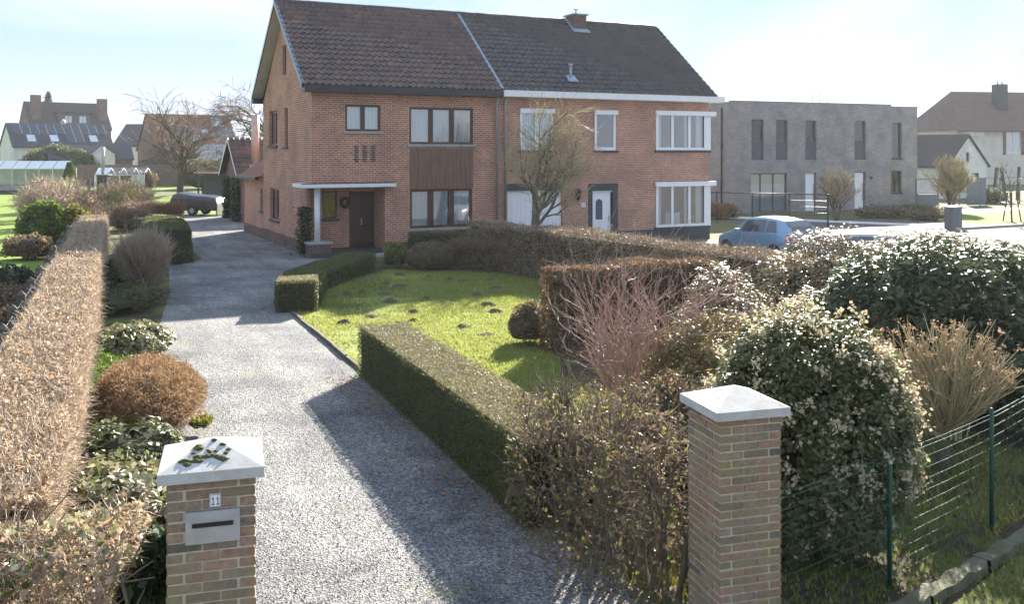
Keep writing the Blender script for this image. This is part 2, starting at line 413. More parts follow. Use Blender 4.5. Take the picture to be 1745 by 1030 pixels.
def gravel_mat():
    m, nt, b, out = new_mat('gravel')
    geo = nt.nodes.new('ShaderNodeNewGeometry')
    pos = geo.outputs['Position']
    v = nt.nodes.new('ShaderNodeTexVoronoi')
    v.inputs['Scale'].default_value = 58
    nt.links.new(pos, v.inputs['Vector'])
    sep = nt.nodes.new('ShaderNodeSeparateColor')
    nt.links.new(v.outputs['Color'], sep.inputs[0])
    r = ramp(nt, [(0.0, (0.06, 0.062, 0.066)), (0.35, (0.15, 0.152, 0.156)), (0.7, (0.25, 0.247, 0.24)), (1.0, (0.42, 0.41, 0.39))])
    nt.links.new(sep.outputs[0], r.inputs[0])
    n = noise(nt, pos, 0.55, 7, 0.65)
    rb = ramp(nt, [(0.34, (0.50, 0.52, 0.55)), (0.52, (0.95, 0.95, 0.95)), (0.68, (1.22, 1.20, 1.15))])
    nt.links.new(n.outputs['Fac'], rb.inputs[0])
    col = mixrgb(nt, 1.0, r.outputs[0], rb.outputs[0], 'MULTIPLY')
    mp = nt.nodes.new('ShaderNodeMapping')
    mp.inputs['Rotation'].default_value = (0, 0, R(-113.6))
    nt.links.new(pos, mp.inputs[0])
    mp2 = nt.nodes.new('ShaderNodeMapping')
    mp2.inputs['Scale'].default_value = (0.12, 1.0, 1.0)
    nt.links.new(mp.outputs[0], mp2.inputs[0])
    ns = noise(nt, mp2.outputs[0], 1.3, 5, 0.6)
    rs = ramp(nt, [(0.36, (0.74, 0.74, 0.76)), (0.60, (1.12, 1.11, 1.08))])
    nt.links.new(ns.outputs['Fac'], rs.inputs[0])
    col = mixrgb(nt, 1.0, col, rs.outputs[0], 'MULTIPLY')
    nm = noise(nt, pos, 0.85, 6, 0.62)
    rm = ramp(nt, [(0.62, (0, 0, 0)), (0.74, (0.6, 0.6, 0.6))])
    nt.links.new(nm.outputs['Fac'], rm.inputs[0])
    col = mixrgb(nt, rm.outputs[0], col, (0.23, 0.21, 0.05))
    ng = noise(nt, pos, 5, 6, 0.7)
    rg = ramp(nt, [(0.63, (0, 0, 0)), (0.75, (0.6, 0.6, 0.6))])
    nt.links.new(ng.outputs['Fac'], rg.inputs[0])
    col = mixrgb(nt, rg.outputs[0], col, (0.11, 0.10, 0.085))
    nt.links.new(col, b.inputs['Base Color'])
    b.inputs['Roughness'].default_value = 0.85
    b.inputs['Specular IOR Level'].default_value = 0.3
    bump(nt, b, v.outputs['Distance'], 0.7, 0.02)
    return m
M['gravel'] = gravel_mat()

# ------------------------------------------------------------------ object helpers
def tag(o, label=None, cat=None, group=None, kind=None):
    for k, v in (('label', label), ('category', cat), ('group', group), ('kind', kind)):
        if v:
            o[k] = v
    return o

def empty(name, loc=(0, 0, 0), rz=0.0, label=None, cat=None, group=None):
    o = bpy.data.objects.new(name, None)
    o.empty_display_size = 0.2
    C.objects.link(o)
    o.location = loc
    o.rotation_euler = (0, 0, rz)
    return tag(o, label, cat, group)

def link(name, me, mat=None, parent=None):
    o = bpy.data.objects.new(name, me)
    C.objects.link(o)
    if mat is not None and not me.materials:
        me.materials.append(mat)
    if parent is not None:
        o.parent = parent
    return o

class MB:
    """collects faces of one mesh; uv is optional, per corner"""
    def __init__(s):
        s.v, s.f, s.uv, s.sm = [], [], [], []
    def face(s, pts, uv=None, smooth=False):
        i = len(s.v)
        s.v += [tuple(p) for p in pts]
        s.f.append(tuple(range(i, i + len(pts))))
        s.uv.append(uv or [(0, 0)] * len(pts))
        s.sm.append(smooth)
        return s
    def box(s, x0, x1, y0, y1, z0, z1, mat=None):
        p = [(x0, y0, z0), (x1, y0, z0), (x1, y1, z0), (x0, y1, z0), (x0, y0, z1), (x1, y0, z1), (x1, y1, z1), (x0, y1, z1)]
        if mat is not None:
            p = [tuple(mat @ Vector(q)) for q in p]
        i = len(s.v)
        s.v += p
        for f, ax in (((0, 3, 2, 1), 0), ((4, 5, 6, 7), 0), ((0, 1, 5, 4), 1), ((1, 2, 6, 5), 2), ((2, 3, 7, 6), 1), ((3, 0, 4, 7), 2)):
            s.f.append(tuple(i + k for k in f))
            q = [p[k] for k in f]
            s.uv.append([(a[0], a[1]) if ax == 0 else (a[0], a[2]) if ax == 1 else (a[1], a[2]) for a in q])
            s.sm.append(False)
        return s
    def tube(s, pts, rad, n=8, cap=True):
        pts = [Vector(p) for p in pts]
        if not hasattr(rad, '__len__'):
            rad = [rad] * len(pts)
        rings = []
        for k, p in enumerate(pts):
            d = (pts[min(k + 1, len(pts) - 1)] - pts[max(k - 1, 0)]).normalized()
            a = d.orthogonal().normalized() if abs(d.z) < 0.99 else Vector((1, 0, 0))
            a = (a - d * a.dot(d)).normalized()
            b = d.cross(a)
            i = len(s.v)
            for j in range(n):
                t = 2 * math.pi * j / n
                s.v.append(tuple(p + (a * math.cos(t) + b * math.sin(t)) * rad[k]))
            rings.append(i)
        for r0, r1 in zip(rings, rings[1:]):
            for j in range(n):
                s.f.append((r0 + j, r0 + (j + 1) % n, r1 + (j + 1) % n, r1 + j))
                s.uv.append([(0, 0)] * 4)
                s.sm.append(True)
        if cap:
            for r0, rev in ((rings[0], True), (rings[-1], False)):
                f = tuple(r0 + j for j in range(n))
                s.f.append(f[::-1] if rev else f)
                s.uv.append([(0, 0)] * n)
                s.sm.append(False)
        return s
    def build(s, name, mat, parent=None, loc=None):
        me = bpy.data.meshes.new(name)
        me.from_pydata(s.v, [], s.f)
        ul = me.uv_layers.new(name='uv')
        ul.data.foreach_set('uv', [c for f in s.uv for p in f for c in p])
        me.polygons.foreach_set('use_smooth', s.sm)
        me.update()
        o = link(name, me, mat, parent)
        if loc:
            o.location = loc
        return o

def bx(name, mat, parent, *a):
    return MB().box(*a).build(name, mat, parent)

def sheet(name, poly, z, mat, kind='structure'):
    o = MB().face([(x, y, z) for x, y in poly], [(x, y) for x, y in poly]).build(name, mat)
    return tag(o, kind=kind)

# ------------------------------------------------------------------ foliage helpers (numpy)
def unit(a):
    return a / np.maximum(np.linalg.norm(a, axis=-1, keepdims=True), 1e-9)

def raw_mesh(name, V, F, mat, parent=None, attr=None, smooth=False):
    """V (n,3), F (m,k) index array"""
    me = bpy.data.meshes.new(name)
    k = F.shape[1]
    me.vertices.add(len(V))
    me.vertices.foreach_set('co', np.ascontiguousarray(V, dtype=np.float32).ravel())
    me.loops.add(F.size)
    me.loops.foreach_set('vertex_index', np.ascontiguousarray(F, dtype=np.int32).ravel())
    me.polygons.add(len(F))
    me.polygons.foreach_set('loop_start', np.arange(0, F.size, k, dtype=np.int32))
    if smooth:
        me.polygons.foreach_set('use_smooth', np.ones(len(F), dtype=bool))
    if attr is not None:
        a = me.attributes.new('rnd', 'FLOAT', 'FACE')
        a.data.foreach_set('value', np.ascontiguousarray(attr, dtype=np.float32))
    me.update(calc_edges=True)
    return link(name, me, mat, parent)

def leaves(name, P, N, L, W, mat, parent=None, spread=0.8, kind='stuff', droop=0.0, lj=0.5, face=None):
    n = len(P)
    d = unit(N * (1 - spread) + unit(rng.normal(size=(n, 3))) * spread + np.array([0, 0, -droop]))
    s = unit(np.cross(d, rng.normal(size=(n, 3))))
    nn = np.cross(d, s)
    if face is not None:            # blades held towards the light, as evergreens do
        nn = unit(N * 0.75 + np.array([0, 0, 0.55]) + rng.normal(size=(n, 3)) * face)
        d = unit(d - nn * np.sum(d * nn, 1, keepdims=True))
        s = np.cross(nn, d)
    l = (L * (1 + lj * rng.uniform(-1, 1, n)))[:, None]
    w = (W * (1 + lj * rng.uniform(-1, 1, n)))[:, None]
    V = np.stack([P - d * l * 0.5, P + s * w * 0.5 + nn * w * 0.15, P + d * l * 0.5, P - s * w * 0.5 + nn * w * 0.15], 1).reshape(-1, 3)
    F = np.arange(4 * n).reshape(n, 4)
    o = raw_mesh(name, V, F, mat, parent, rng.uniform(0, 1, n))
    if kind:
        o['kind'] = kind
    return o

def segments(name, P0, P1, R0, R1, mat, parent=None, sides=3, attr=None, kind=None):
    P0, P1 = np.asarray(P0, float), np.asarray(P1, float)
    R0, R1 = np.asarray(R0, float), np.asarray(R1, float)
    n = len(P0)
    d = unit(P1 - P0)
    ref = np.where(np.abs(d[:, 2:3]) > 0.9, np.array([[1.0, 0, 0]]), np.array([[0, 0, 1.0]]))
    a = unit(np.cross(d, ref))
    b = np.cross(d, a)
    V = np.zeros((n, 2 * sides, 3))
    for j in range(sides):
        t = 2 * math.pi * j / sides
        off = a * math.cos(t) + b * math.sin(t)
        V[:, j] = P0 + off * R0[:, None]
        V[:, sides + j] = P1 + off * R1[:, None]
    base = (np.arange(n) * 2 * sides)[:, None]
    F = np.concatenate([base + np.array([[j, (j + 1) % sides, sides + (j + 1) % sides, sides + j]]) for j in range(sides)], 1).reshape(-1, 4)
    at = np.repeat(rng.uniform(0, 1, n) if attr is None else attr, sides)
    o = raw_mesh(name, V.reshape(-1, 3), F, mat, parent, at, True)
    if kind:
        o['kind'] = kind
    return o

def twigs_at(name, P, N, length, rad, mat, parent=None, up=0.2, spread=0.7, kind='stuff'):
    n = len(P)
    d = unit(N * (1 - spread) + unit(rng.normal(size=(n, 3))) * spread + np.array([0, 0, up]))
    l = (length * rng.uniform(0.5, 1.4, n))[:, None]
    mid = P + d * l * 0.5 + rng.normal(size=(n, 3)) * length * 0.06
    end = mid + unit(d + rng.normal(size=(n, 3)) * 0.25) * l * 0.5
    r = np.full(n, rad)
    at = rng.uniform(0, 1, n)
    return segments(name, np.concatenate([P, mid]), np.concatenate([mid, end]), np.concatenate([r, r * 0.75]), np.concatenate([r * 0.75, r * 0.35]), mat, parent, 3, np.concatenate([at, at]), kind)

def wob(P, f, ph=0.0):
    """smooth unevenness, -1..1"""
    return (np.sin(P[:, 0] * f + 1.3 + ph) * np.sin(P[:, 1] * f * 0.9 + 2.1 + ph) + np.sin(P[:, 2] * f * 1.3 + P[:, 0] * f * 0.7 + ph)
            + np.sin(P[:, 1] * f * 2.1 + P[:, 2] * f * 1.7 + ph * 2) * 0.6) / 2.6

def hedge_surface(pts, width, height, n, z0=0.0, near=True, bump_a=0.04, rr=0.05):
    """random points and normals on the skin of a clipped hedge along a polyline"""
    pts = [np.array(p, float) for p in pts]
    P, N = [], []
    camp = np.array([0, 0])
    areas, items = [], []
    for a, b in zip(pts, pts[1:]):
        L = np.linalg.norm(b - a)
        k = max(1, int(L / 1.0))
        for i in range(k):
            p, q = a + (b - a) * i / k, a + (b - a) * (i + 1) / k
            w = 1.0 / (np.linalg.norm((p + q) / 2) ** 1.1) if near else 1.0
            l = L / k
            for f, ar in (('t', width * l), ('l', (height - z0) * l), ('r', (height - z0) * l)):
                items.append((p, q, f)); areas.append(ar * w)
    for (p, q), e in (((pts[0], pts[1]), 's'), ((pts[-1], pts[-2]), 'e')):
        w = 1.0 / (np.linalg.norm(p) ** 1.1) if near else 1.0
        items.append((p, q, e)); areas.append(width * (height - z0) * w)
    areas = np.array(areas)
    cnt = rng.multinomial(n, areas / areas.sum())
    for (p, q, f), c in zip(items, cnt):
        if c == 0:
            continue
        d = (q - p) / np.linalg.norm(q - p)
        s = np.array([-d[1], d[0]])
        t = rng.uniform(0, 1, c)
        if f == 't':
            o = rng.uniform(-0.5, 0.5, c) * width
            xy = p + np.outer(t, q - p) + np.outer(o, s)
            P.append(np.column_stack([xy, np.full(c, height)])); N.append(np.tile([0, 0, 1.0], (c, 1)))
        elif f in 'lr':
            sg = 0.5 if f == 'l' else -0.5
            xy = p + np.outer(t, q - p) + s * sg * width
            P.append(np.column_stack([xy, rng.uniform(z0, height, c)])); N.append(np.tile([*(s * np.sign(sg)), 0.0], (c, 1)))
        else:
            o = rng.uniform(-0.5, 0.5, c) * width
            P.append(np.column_stack([p + np.outer(o, s), rng.uniform(z0, height, c)])); N.append(np.tile([*(-d), 0.0], (c, 1)))
        # round the top edges
        a_, n_ = P[-1], N[-1]
        along = (a_[:, :2] - p) @ d
        lat = (a_[:, :2] - p) @ s
        dx, dz = np.abs(lat) - (width / 2 - rr), a_[:, 2] - (height - rr)
        m_ = (dx > 0) & (dz > 0)
        if m_.any():
            h_ = np.hypot(dx[m_], dz[m_])
            fx, fz = dx[m_] / h_, dz[m_] / h_
            sg_ = np.sign(lat[m_])
            newlat = sg_ * (width / 2 - rr + fx * rr)
            a_[m_, :2] = p + np.outer(along[m_], d) + np.outer(newlat, s)
            a_[m_, 2] = height - rr + fz * rr
            n_[m_] = np.column_stack([np.outer(sg_ * fx, s), fz])
    P, N = np.concatenate(P), np.concatenate(N)
    P = P + N * (wob(P, 2.3)[:, None] * bump_a + wob(P, 7.0, 1.0)[:, None] * bump_a * 0.5)
    return P, N

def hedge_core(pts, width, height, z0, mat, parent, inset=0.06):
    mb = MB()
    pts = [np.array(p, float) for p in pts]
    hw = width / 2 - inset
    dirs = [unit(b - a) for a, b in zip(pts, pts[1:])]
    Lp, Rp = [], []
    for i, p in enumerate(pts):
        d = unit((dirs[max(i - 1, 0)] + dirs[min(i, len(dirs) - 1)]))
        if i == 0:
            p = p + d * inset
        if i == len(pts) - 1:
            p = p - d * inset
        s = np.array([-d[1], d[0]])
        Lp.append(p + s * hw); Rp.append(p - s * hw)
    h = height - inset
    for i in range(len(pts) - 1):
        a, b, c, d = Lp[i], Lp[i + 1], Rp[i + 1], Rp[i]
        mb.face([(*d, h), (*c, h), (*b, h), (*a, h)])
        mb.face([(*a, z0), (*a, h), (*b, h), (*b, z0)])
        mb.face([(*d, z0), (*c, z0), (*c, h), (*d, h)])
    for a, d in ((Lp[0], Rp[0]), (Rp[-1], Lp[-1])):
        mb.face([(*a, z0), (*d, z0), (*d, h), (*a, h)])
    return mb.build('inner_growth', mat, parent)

def hedge(name, label, pts, width, height, n, L, W, leaf, core, z0=0.0, twig=None, ntw=0, tl=0.15, tr=0.003, group=None, bump_a=0.04, extra=None, top_leaf=None, inset=0.06, core_on=True, spread=0.8, rr=0.05):
    base = pts[0]
    root = empty(name, (base[0], base[1], 0), 0, label, 'hedge', group)
    lp = [(p[0] - base[0], p[1] - base[1]) for p in pts]
    off = np.array([base[0], base[1], 0.0])
    P, N = hedge_surface(pts, width, height, n, z0, True, bump_a, rr)
    P = P - N * (rng.exponential(0.025, len(P))[:, None])
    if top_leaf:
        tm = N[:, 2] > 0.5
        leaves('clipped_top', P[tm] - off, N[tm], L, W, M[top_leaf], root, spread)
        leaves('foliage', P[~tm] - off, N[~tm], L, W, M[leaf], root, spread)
    else:
        leaves('foliage', P - off, N, L, W, M[leaf], root, spread)
    if extra:
        mt, k, l2, w2 = extra
        P2, N2 = hedge_surface(pts, width, height, k, z0, True, bump_a, rr)
        leaves('dry_leaves', P2 - off, N2, l2, w2, M[mt], root, 0.9)
    if twig:
        P3, N3 = hedge_surface(pts, width, height, ntw, z0, True, bump_a, rr)
        P3 = P3 - N3 * rng.uniform(0.0, tl, len(P3))[:, None]
        twigs_at('twigs', P3 - off, N3, tl, tr, M[twig], root, 0.15, 0.85)
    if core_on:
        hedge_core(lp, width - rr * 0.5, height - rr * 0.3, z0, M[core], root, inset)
    return root

def clumps(rx, ry, rz, n_cl, cr, n, z_low=0.15, zc=None):
    """leaf points in many small clumps over a dome"""
    zc = rz * 0.45 if zc is None else zc
    d = unit(rng.normal(size=(n_cl * 3, 3)))
    d = d[d[:, 2] > -0.75][:n_cl]
    c = d * np.maximum(np.array([rx, ry, rz - zc]) - cr * 0.75, 0.03) * rng.uniform(0.80, 1.0, (len(d), 1)) + np.array([0, 0, zc])
    c[:, 2] = np.maximum(c[:, 2], z_low + cr * 0.4)
    k = rng.integers(0, len(c), n)
    q = unit(rng.normal(size=(n, 3)))
    sz = cr * rng.uniform(0.7, 1.3, len(c))
    P = c[k] + q * (sz[k] * rng.uniform(0.45, 1.0, n) ** 0.5)[:, None]
    N = unit(q + d[k] * 0.7 + np.array([0, 0, 0.2]))
    ok = P[:, 2] > z_low * 0.5
    return P[ok], N[ok]

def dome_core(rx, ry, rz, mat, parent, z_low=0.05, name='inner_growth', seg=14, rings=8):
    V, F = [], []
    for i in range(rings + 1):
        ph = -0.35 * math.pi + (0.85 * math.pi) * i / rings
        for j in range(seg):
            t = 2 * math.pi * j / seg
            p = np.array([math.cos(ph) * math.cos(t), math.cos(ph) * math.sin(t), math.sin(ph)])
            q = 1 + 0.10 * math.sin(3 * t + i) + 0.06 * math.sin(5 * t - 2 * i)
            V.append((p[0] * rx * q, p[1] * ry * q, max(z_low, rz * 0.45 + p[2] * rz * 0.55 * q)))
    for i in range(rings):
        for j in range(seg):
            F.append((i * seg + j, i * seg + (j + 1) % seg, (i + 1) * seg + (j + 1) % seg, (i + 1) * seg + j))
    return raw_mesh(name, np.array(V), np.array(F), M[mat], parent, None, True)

def shrub(name, label, loc, rx, ry, h, n, L, W, leaf, core='core_green', n_cl=60, cr=0.25, cat='shrub', group=None, core_s=0.78, spread=0.7, stems=0, flowers=None, tips=None, z_low=0.15, droop=0.0, face=None, rz=0.0):
    root = empty(name, loc, rz, label, cat, group)
    P, N = clumps(rx, ry, h, n_cl, cr, n, z_low)
    leaves('foliage', P, N, L, W, M[leaf], root, spread, 'stuff', droop, face=face)
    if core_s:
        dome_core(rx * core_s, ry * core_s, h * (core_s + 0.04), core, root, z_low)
    if tips:
        mt, k, l2, w2 = tips
        P, N = clumps(rx * 1.02, ry * 1.02, h * 1.02, n_cl, cr, k, z_low)
        up = P[:, 2] > h * 0.5
        leaves('young_leaves', P[up], N[up], l2, w2, M[mt], root, 0.5)
    if flowers:
        mt, k, size, per = flowers
        d = unit(rng.normal(size=(k, 3)))
        d[:, 2] = d[:, 2] * 0.9 + 0.1
        zc = h * 0.45
        c = d * np.array([rx, ry, h - zc]) * rng.uniform(0.9, 1.06, (k, 1)) + np.array([0, 0, zc])
        c = c[c[:, 2] > 0.15]
        P = np.repeat(c, per, 0) + rng.normal(size=(len(c) * per, 3)) * size * 0.42
        leaves('flower_heads', P, unit(P - np.array([0, 0, zc])), size * 0.5, size * 0.4, M[mt], root, 0.8)
    if stems:
        p0 = np.column_stack([rng.uniform(-0.25, 0.25, stems) * rx, rng.uniform(-0.25, 0.25, stems) * ry, np.zeros(stems)])
        a = rng.uniform(0, 2 * math.pi, stems)
        p1 = np.column_stack([np.cos(a) * rx * 0.7, np.sin(a) * ry * 0.7, rng.uniform(0.5, 0.9, stems) * h])
        segments('stems', p0, p1, np.full(stems, 0.018), np.full(stems, 0.008), M['twig_brown'], root, 5, kind='stuff')
    return root

def grow(p, d, L, r, lvl, maxl, out, prm):
    """recursive branching; out gets (p0, p1, r0, r1, level)"""
    nseg = 5 if lvl == 0 else 4 if lvl < 3 else 3
    step = L / nseg
    r_end = r * prm.get('taper', 0.55)
    pts = [(p.copy(), r)]
    for i in range(nseg):
        d = d + np.array([rnd.gauss(0, 1), rnd.gauss(0, 1), rnd.gauss(0, 1)]) * prm['wig'] * (0.4 if lvl == 0 else 1)
        d[2] += prm['up'] * (0.3 if lvl == 0 else 1.0)
        d = d / np.linalg.norm(d)
        q = p + d * step
        r0 = r + (r_end - r) * i / nseg
        r1 = r + (r_end - r) * (i + 1) / nseg
        out.append((p, q, r0, r1, lvl))
        p = q
        pts.append((p.copy(), r1))
        if lvl < maxl and (i >= 1 or lvl > 0 or prm.get('low', False)):
            k = prm['kids'][min(lvl, len(prm['kids']) - 1)]
            m = int(k) + (1 if rnd.random() < k - int(k) else 0)
            for _ in range(m):
                ax = np.array([rnd.gauss(0, 1) for _ in range(3)])
                ax -= d * ax.dot(d)
                ax /= np.linalg.norm(ax)
                an = prm['ang'] * rnd.uniform(0.7, 1.3)
                nd = d * math.cos(an) + ax * math.sin(an)
                grow(p.copy(), nd, L * prm['len'] * rnd.uniform(0.7, 1.15), r1 * prm['rr'], lvl + 1, maxl, out, prm)

def tree(name, label, loc, L, r, maxl, prm, bark, twigm, cat='tree', group=None, lean=(0, 0), stems=1, min_r=0.004):
    root = empty(name, loc, 0, label, cat, group)
    rnd.seed(len(label) * 13 + int(L * 100) + prm.get('seed', 0))
    out = []
    for k in range(stems):
        a = 2 * math.pi * k / stems + rnd.uniform(-0.4, 0.4)
        sp = prm.get('stem_spread', 0.5) if stems > 1 else 0
        d = np.array([lean[0] + math.cos(a) * sp * rnd.uniform(0.4, 1.2), lean[1] + math.sin(a) * sp * rnd.uniform(0.4, 1.2), 1.0])
        grow(np.array([math.cos(a) * r, math.sin(a) * r, -0.05]) if stems > 1 else np.array([0, 0, -0.05]), d / np.linalg.norm(d), L * rnd.uniform(0.85, 1.1) if stems > 1 else L, r, 0, maxl, out, prm)
    for nm, sel, mt, sd in (('trunk', lambda l: l == 0, bark, 9), ('branches', lambda l: 0 < l <= 2, bark, 6), ('crown', lambda l: l > 2, twigm, 3)):
        it = [o for o in out if sel(o[4])]
        if it:
            o = segments(nm, [i[0] for i in it], [i[1] for i in it], [max(min_r, i[2]) for i in it], [max(min_r, i[3]) for i in it], M[mt], root, sd)
            if nm != 'trunk':
                o['kind'] = 'stuff'
    return root

# ------------------------------------------------------------------ setting: ground, driveway, lawns, road
g = sheet('ground', [(-400, -60), (400, -60), (400, 700), (-400, 700)], 0.0, M['ground'])
sheet('planting_bed', [(-12, 3.5), (14, 3.5), (14, 31), (-1, 34), (-9, 30), (-20, 45), (-24, 45)], 0.004, M['soil'])
DRIVE = [(-1.2, 3.0), (3.2, 3.0), (1.05, 7.75), (-2.55, 15.8), (-4.95, 21.5), (-5.75, 25.0), (-5.9, 30.0), (-5.4, 33.2), (-6.95, 33.2), (-12.5, 44.3), (-12.5, 49), (-15.6, 53), (-19, 56), (-20, 52), (-14.5, 41), (-10.6, 32.5), (-10.9, 30.2), (-9.0, 25.0), (-7.2, 19.3), (-4.8, 13.2), (-3.3, 9.5), (-2.0, 6.2)]
sheet('driveway', DRIVE, 0.010, M['gravel'])
sheet('front_lawn', [(-4.93, 21.5), (-2.52, 15.8), (0.25, 9.6), (1.6, 9.0), (2.0, 13), (0.8, 15.6), (0.9, 18.0), (3.4, 19.5), (3.6, 23), (1.2, 27.5), (0.3, 28.9), (-1.5, 29.3), (-3.9, 29.6), (-5.2, 25)], 0.008, M['lawn'])
NL = lambda Y: -2.0 - 0.413 * Y
sheet('neighbour_lawn', [(NL(24) - 0.3, 24), (NL(46), 46), (-33, 82), (-90, 82), (-90, 24)], 0.008, M['lawn_far'])
sheet('greenhouse_lawn', [(-34, 84), (-36, 130), (-120, 130), (-120, 84)], 0.008, M['lawn_far'])
sheet('back_lawn', [(-15.4, 53.5), (-14.6, 60), (-17, 70), (-26, 80), (-32, 80), (-19, 58)], 0.008, M['lawn_far'])
sheet('road', [(4.6, -20), (60, -20), (70, 75), (40, 62), (24.0, 46.4), (16.4, 42.2), (11.5, 36), (10.0, 29), (9.2, 22), (8.8, 15.5), (6.6, 10.8), (4.9, 8.9), (2.6, 6.2), (1.0, 3.5), (-12, 1), (-12, -20)], 0.010, M['asphalt'])
sheet('house_forecourt', [(0.5, 33), (8.0, 25.5), (10.2, 29), (11.7, 36), (16.6, 42.2), (14, 47), (8.7, 40.0), (-0.2, 36.0)], 0.006, M['paving'])
sheet('grey_house_forecourt', [(16.6, 42.4), (24.2, 46.6), (23.4, 50), (14.6, 54), (11.0, 50), (14, 47)], 0.007, M['paving'])
sheet('verge', [(2.0, 5.2), (2.2, 6.4), (3.3, 7.45), (4.9, 8.9), (6.6, 10.8), (7.6, 10.3), (5.9, 8.2), (4.2, 6.0), (3.6, 5.0)], 0.014, M['verge'])
sheet('cottage_lawn', [(21.8, 48), (60, 68), (60, 76), (24, 55)], 0.006, M['lawn_far'])
sheet('footpath', [(12, 52.8), (20.6, 47.2), (21.4, 48.2), (13, 54.4)], 0.012, M['concrete_pale'])
sheet('cottage_drive', [(22.8, 55.2), (60, 76), (60, 79), (22.5, 57.5)], 0.010, M['concrete_pale'])
bx('road_kerb', M['concrete'], None, 0, 14, -0.08, 0.08, 0, 0.12)
k_ = bpy.data.objects['road_kerb']; k_.location = (21.0, 44.9, 0); k_.rotation_euler = (0, 0, R(28)); k_['kind'] = 'structure'

# ------------------------------------------------------------------ walls with openings, windows
def clip_top(poly, top):
    out = []
    for (a, b) in zip(poly, poly[1:] + poly[:1]):
        fa, fb = top(a[0]) - a[1], top(b[0]) - b[1]
        if fa >= 0:
            out.append(a)
        if (fa > 0 > fb) or (fa < 0 < fb):
            t = fa / (fa - fb)
            out.append((a[0] + (b[0] - a[0]) * t, a[1] + (b[1] - a[1]) * t))
    return out

def wall(mb, f, a0, a1, z0, z1, openings=(), depth=0.12, top=None, brk=()):
    A = sorted({a0, a1, *brk, *[v for o in openings for v in o[:2]]})
    Z = sorted({z0, z1, *[v for o in openings for v in o[2:4]]})
    for x0, x1 in zip(A, A[1:]):
        for y0, y1 in zip(Z, Z[1:]):
            cx, cy = (x0 + x1) / 2, (y0 + y1) / 2
            if any(o[0] < cx < o[1] and o[2] < cy < o[3] for o in openings):
                continue
            p = [(x0, y0), (x1, y0), (x1, y1), (x0, y1)]
            if top:
                p = clip_top(p, top)
                if len(p) < 3:
                    continue
            mb.face([f(a, z, 0) for a, z in p], p)
    for o in openings:
        if len(o) > 4:          # open corner: no reveal
            continue
        x0, x1, y0, y1 = o[:4]
        for (a, b) in (((x0, y0), (x1, y0)), ((x1, y0), (x1, y1)), ((x1, y1), (x0, y1)), ((x0, y1), (x0, y0))):
            mb.face([f(a[0], a[1], 0), f(b[0], b[1], 0), f(b[0], b[1], depth), f(a[0], a[1], depth)],
                    [(a[0], a[1]), (b[0], b[1]), (b[0] + depth, b[1] + depth), (a[0] + depth, a[1] + depth)])

def mbox(mb, f, a0, a1, z0, z1, d0, d1):
    p = [f(a0, z0, d0), f(a1, z0, d0), f(a1, z0, d1), f(a0, z0, d1), f(a0, z1, d0), f(a1, z1, d0), f(a1, z1, d1), f(a0, z1, d1)]
    for q, ax in (((0, 3, 2, 1), 0), ((4, 5, 6, 7), 0), ((0, 1, 5, 4), 1), ((1, 2, 6, 5), 2), ((2, 3, 7, 6), 1), ((3, 0, 4, 7), 2)):
        mb.face([p[k] for k in q], [((a0, a1)[k in (1, 2, 5, 6)] + (d0, d1)[k in (2, 3, 6, 7)], (z0, z1)[k > 3]) for k in q])
    return mb

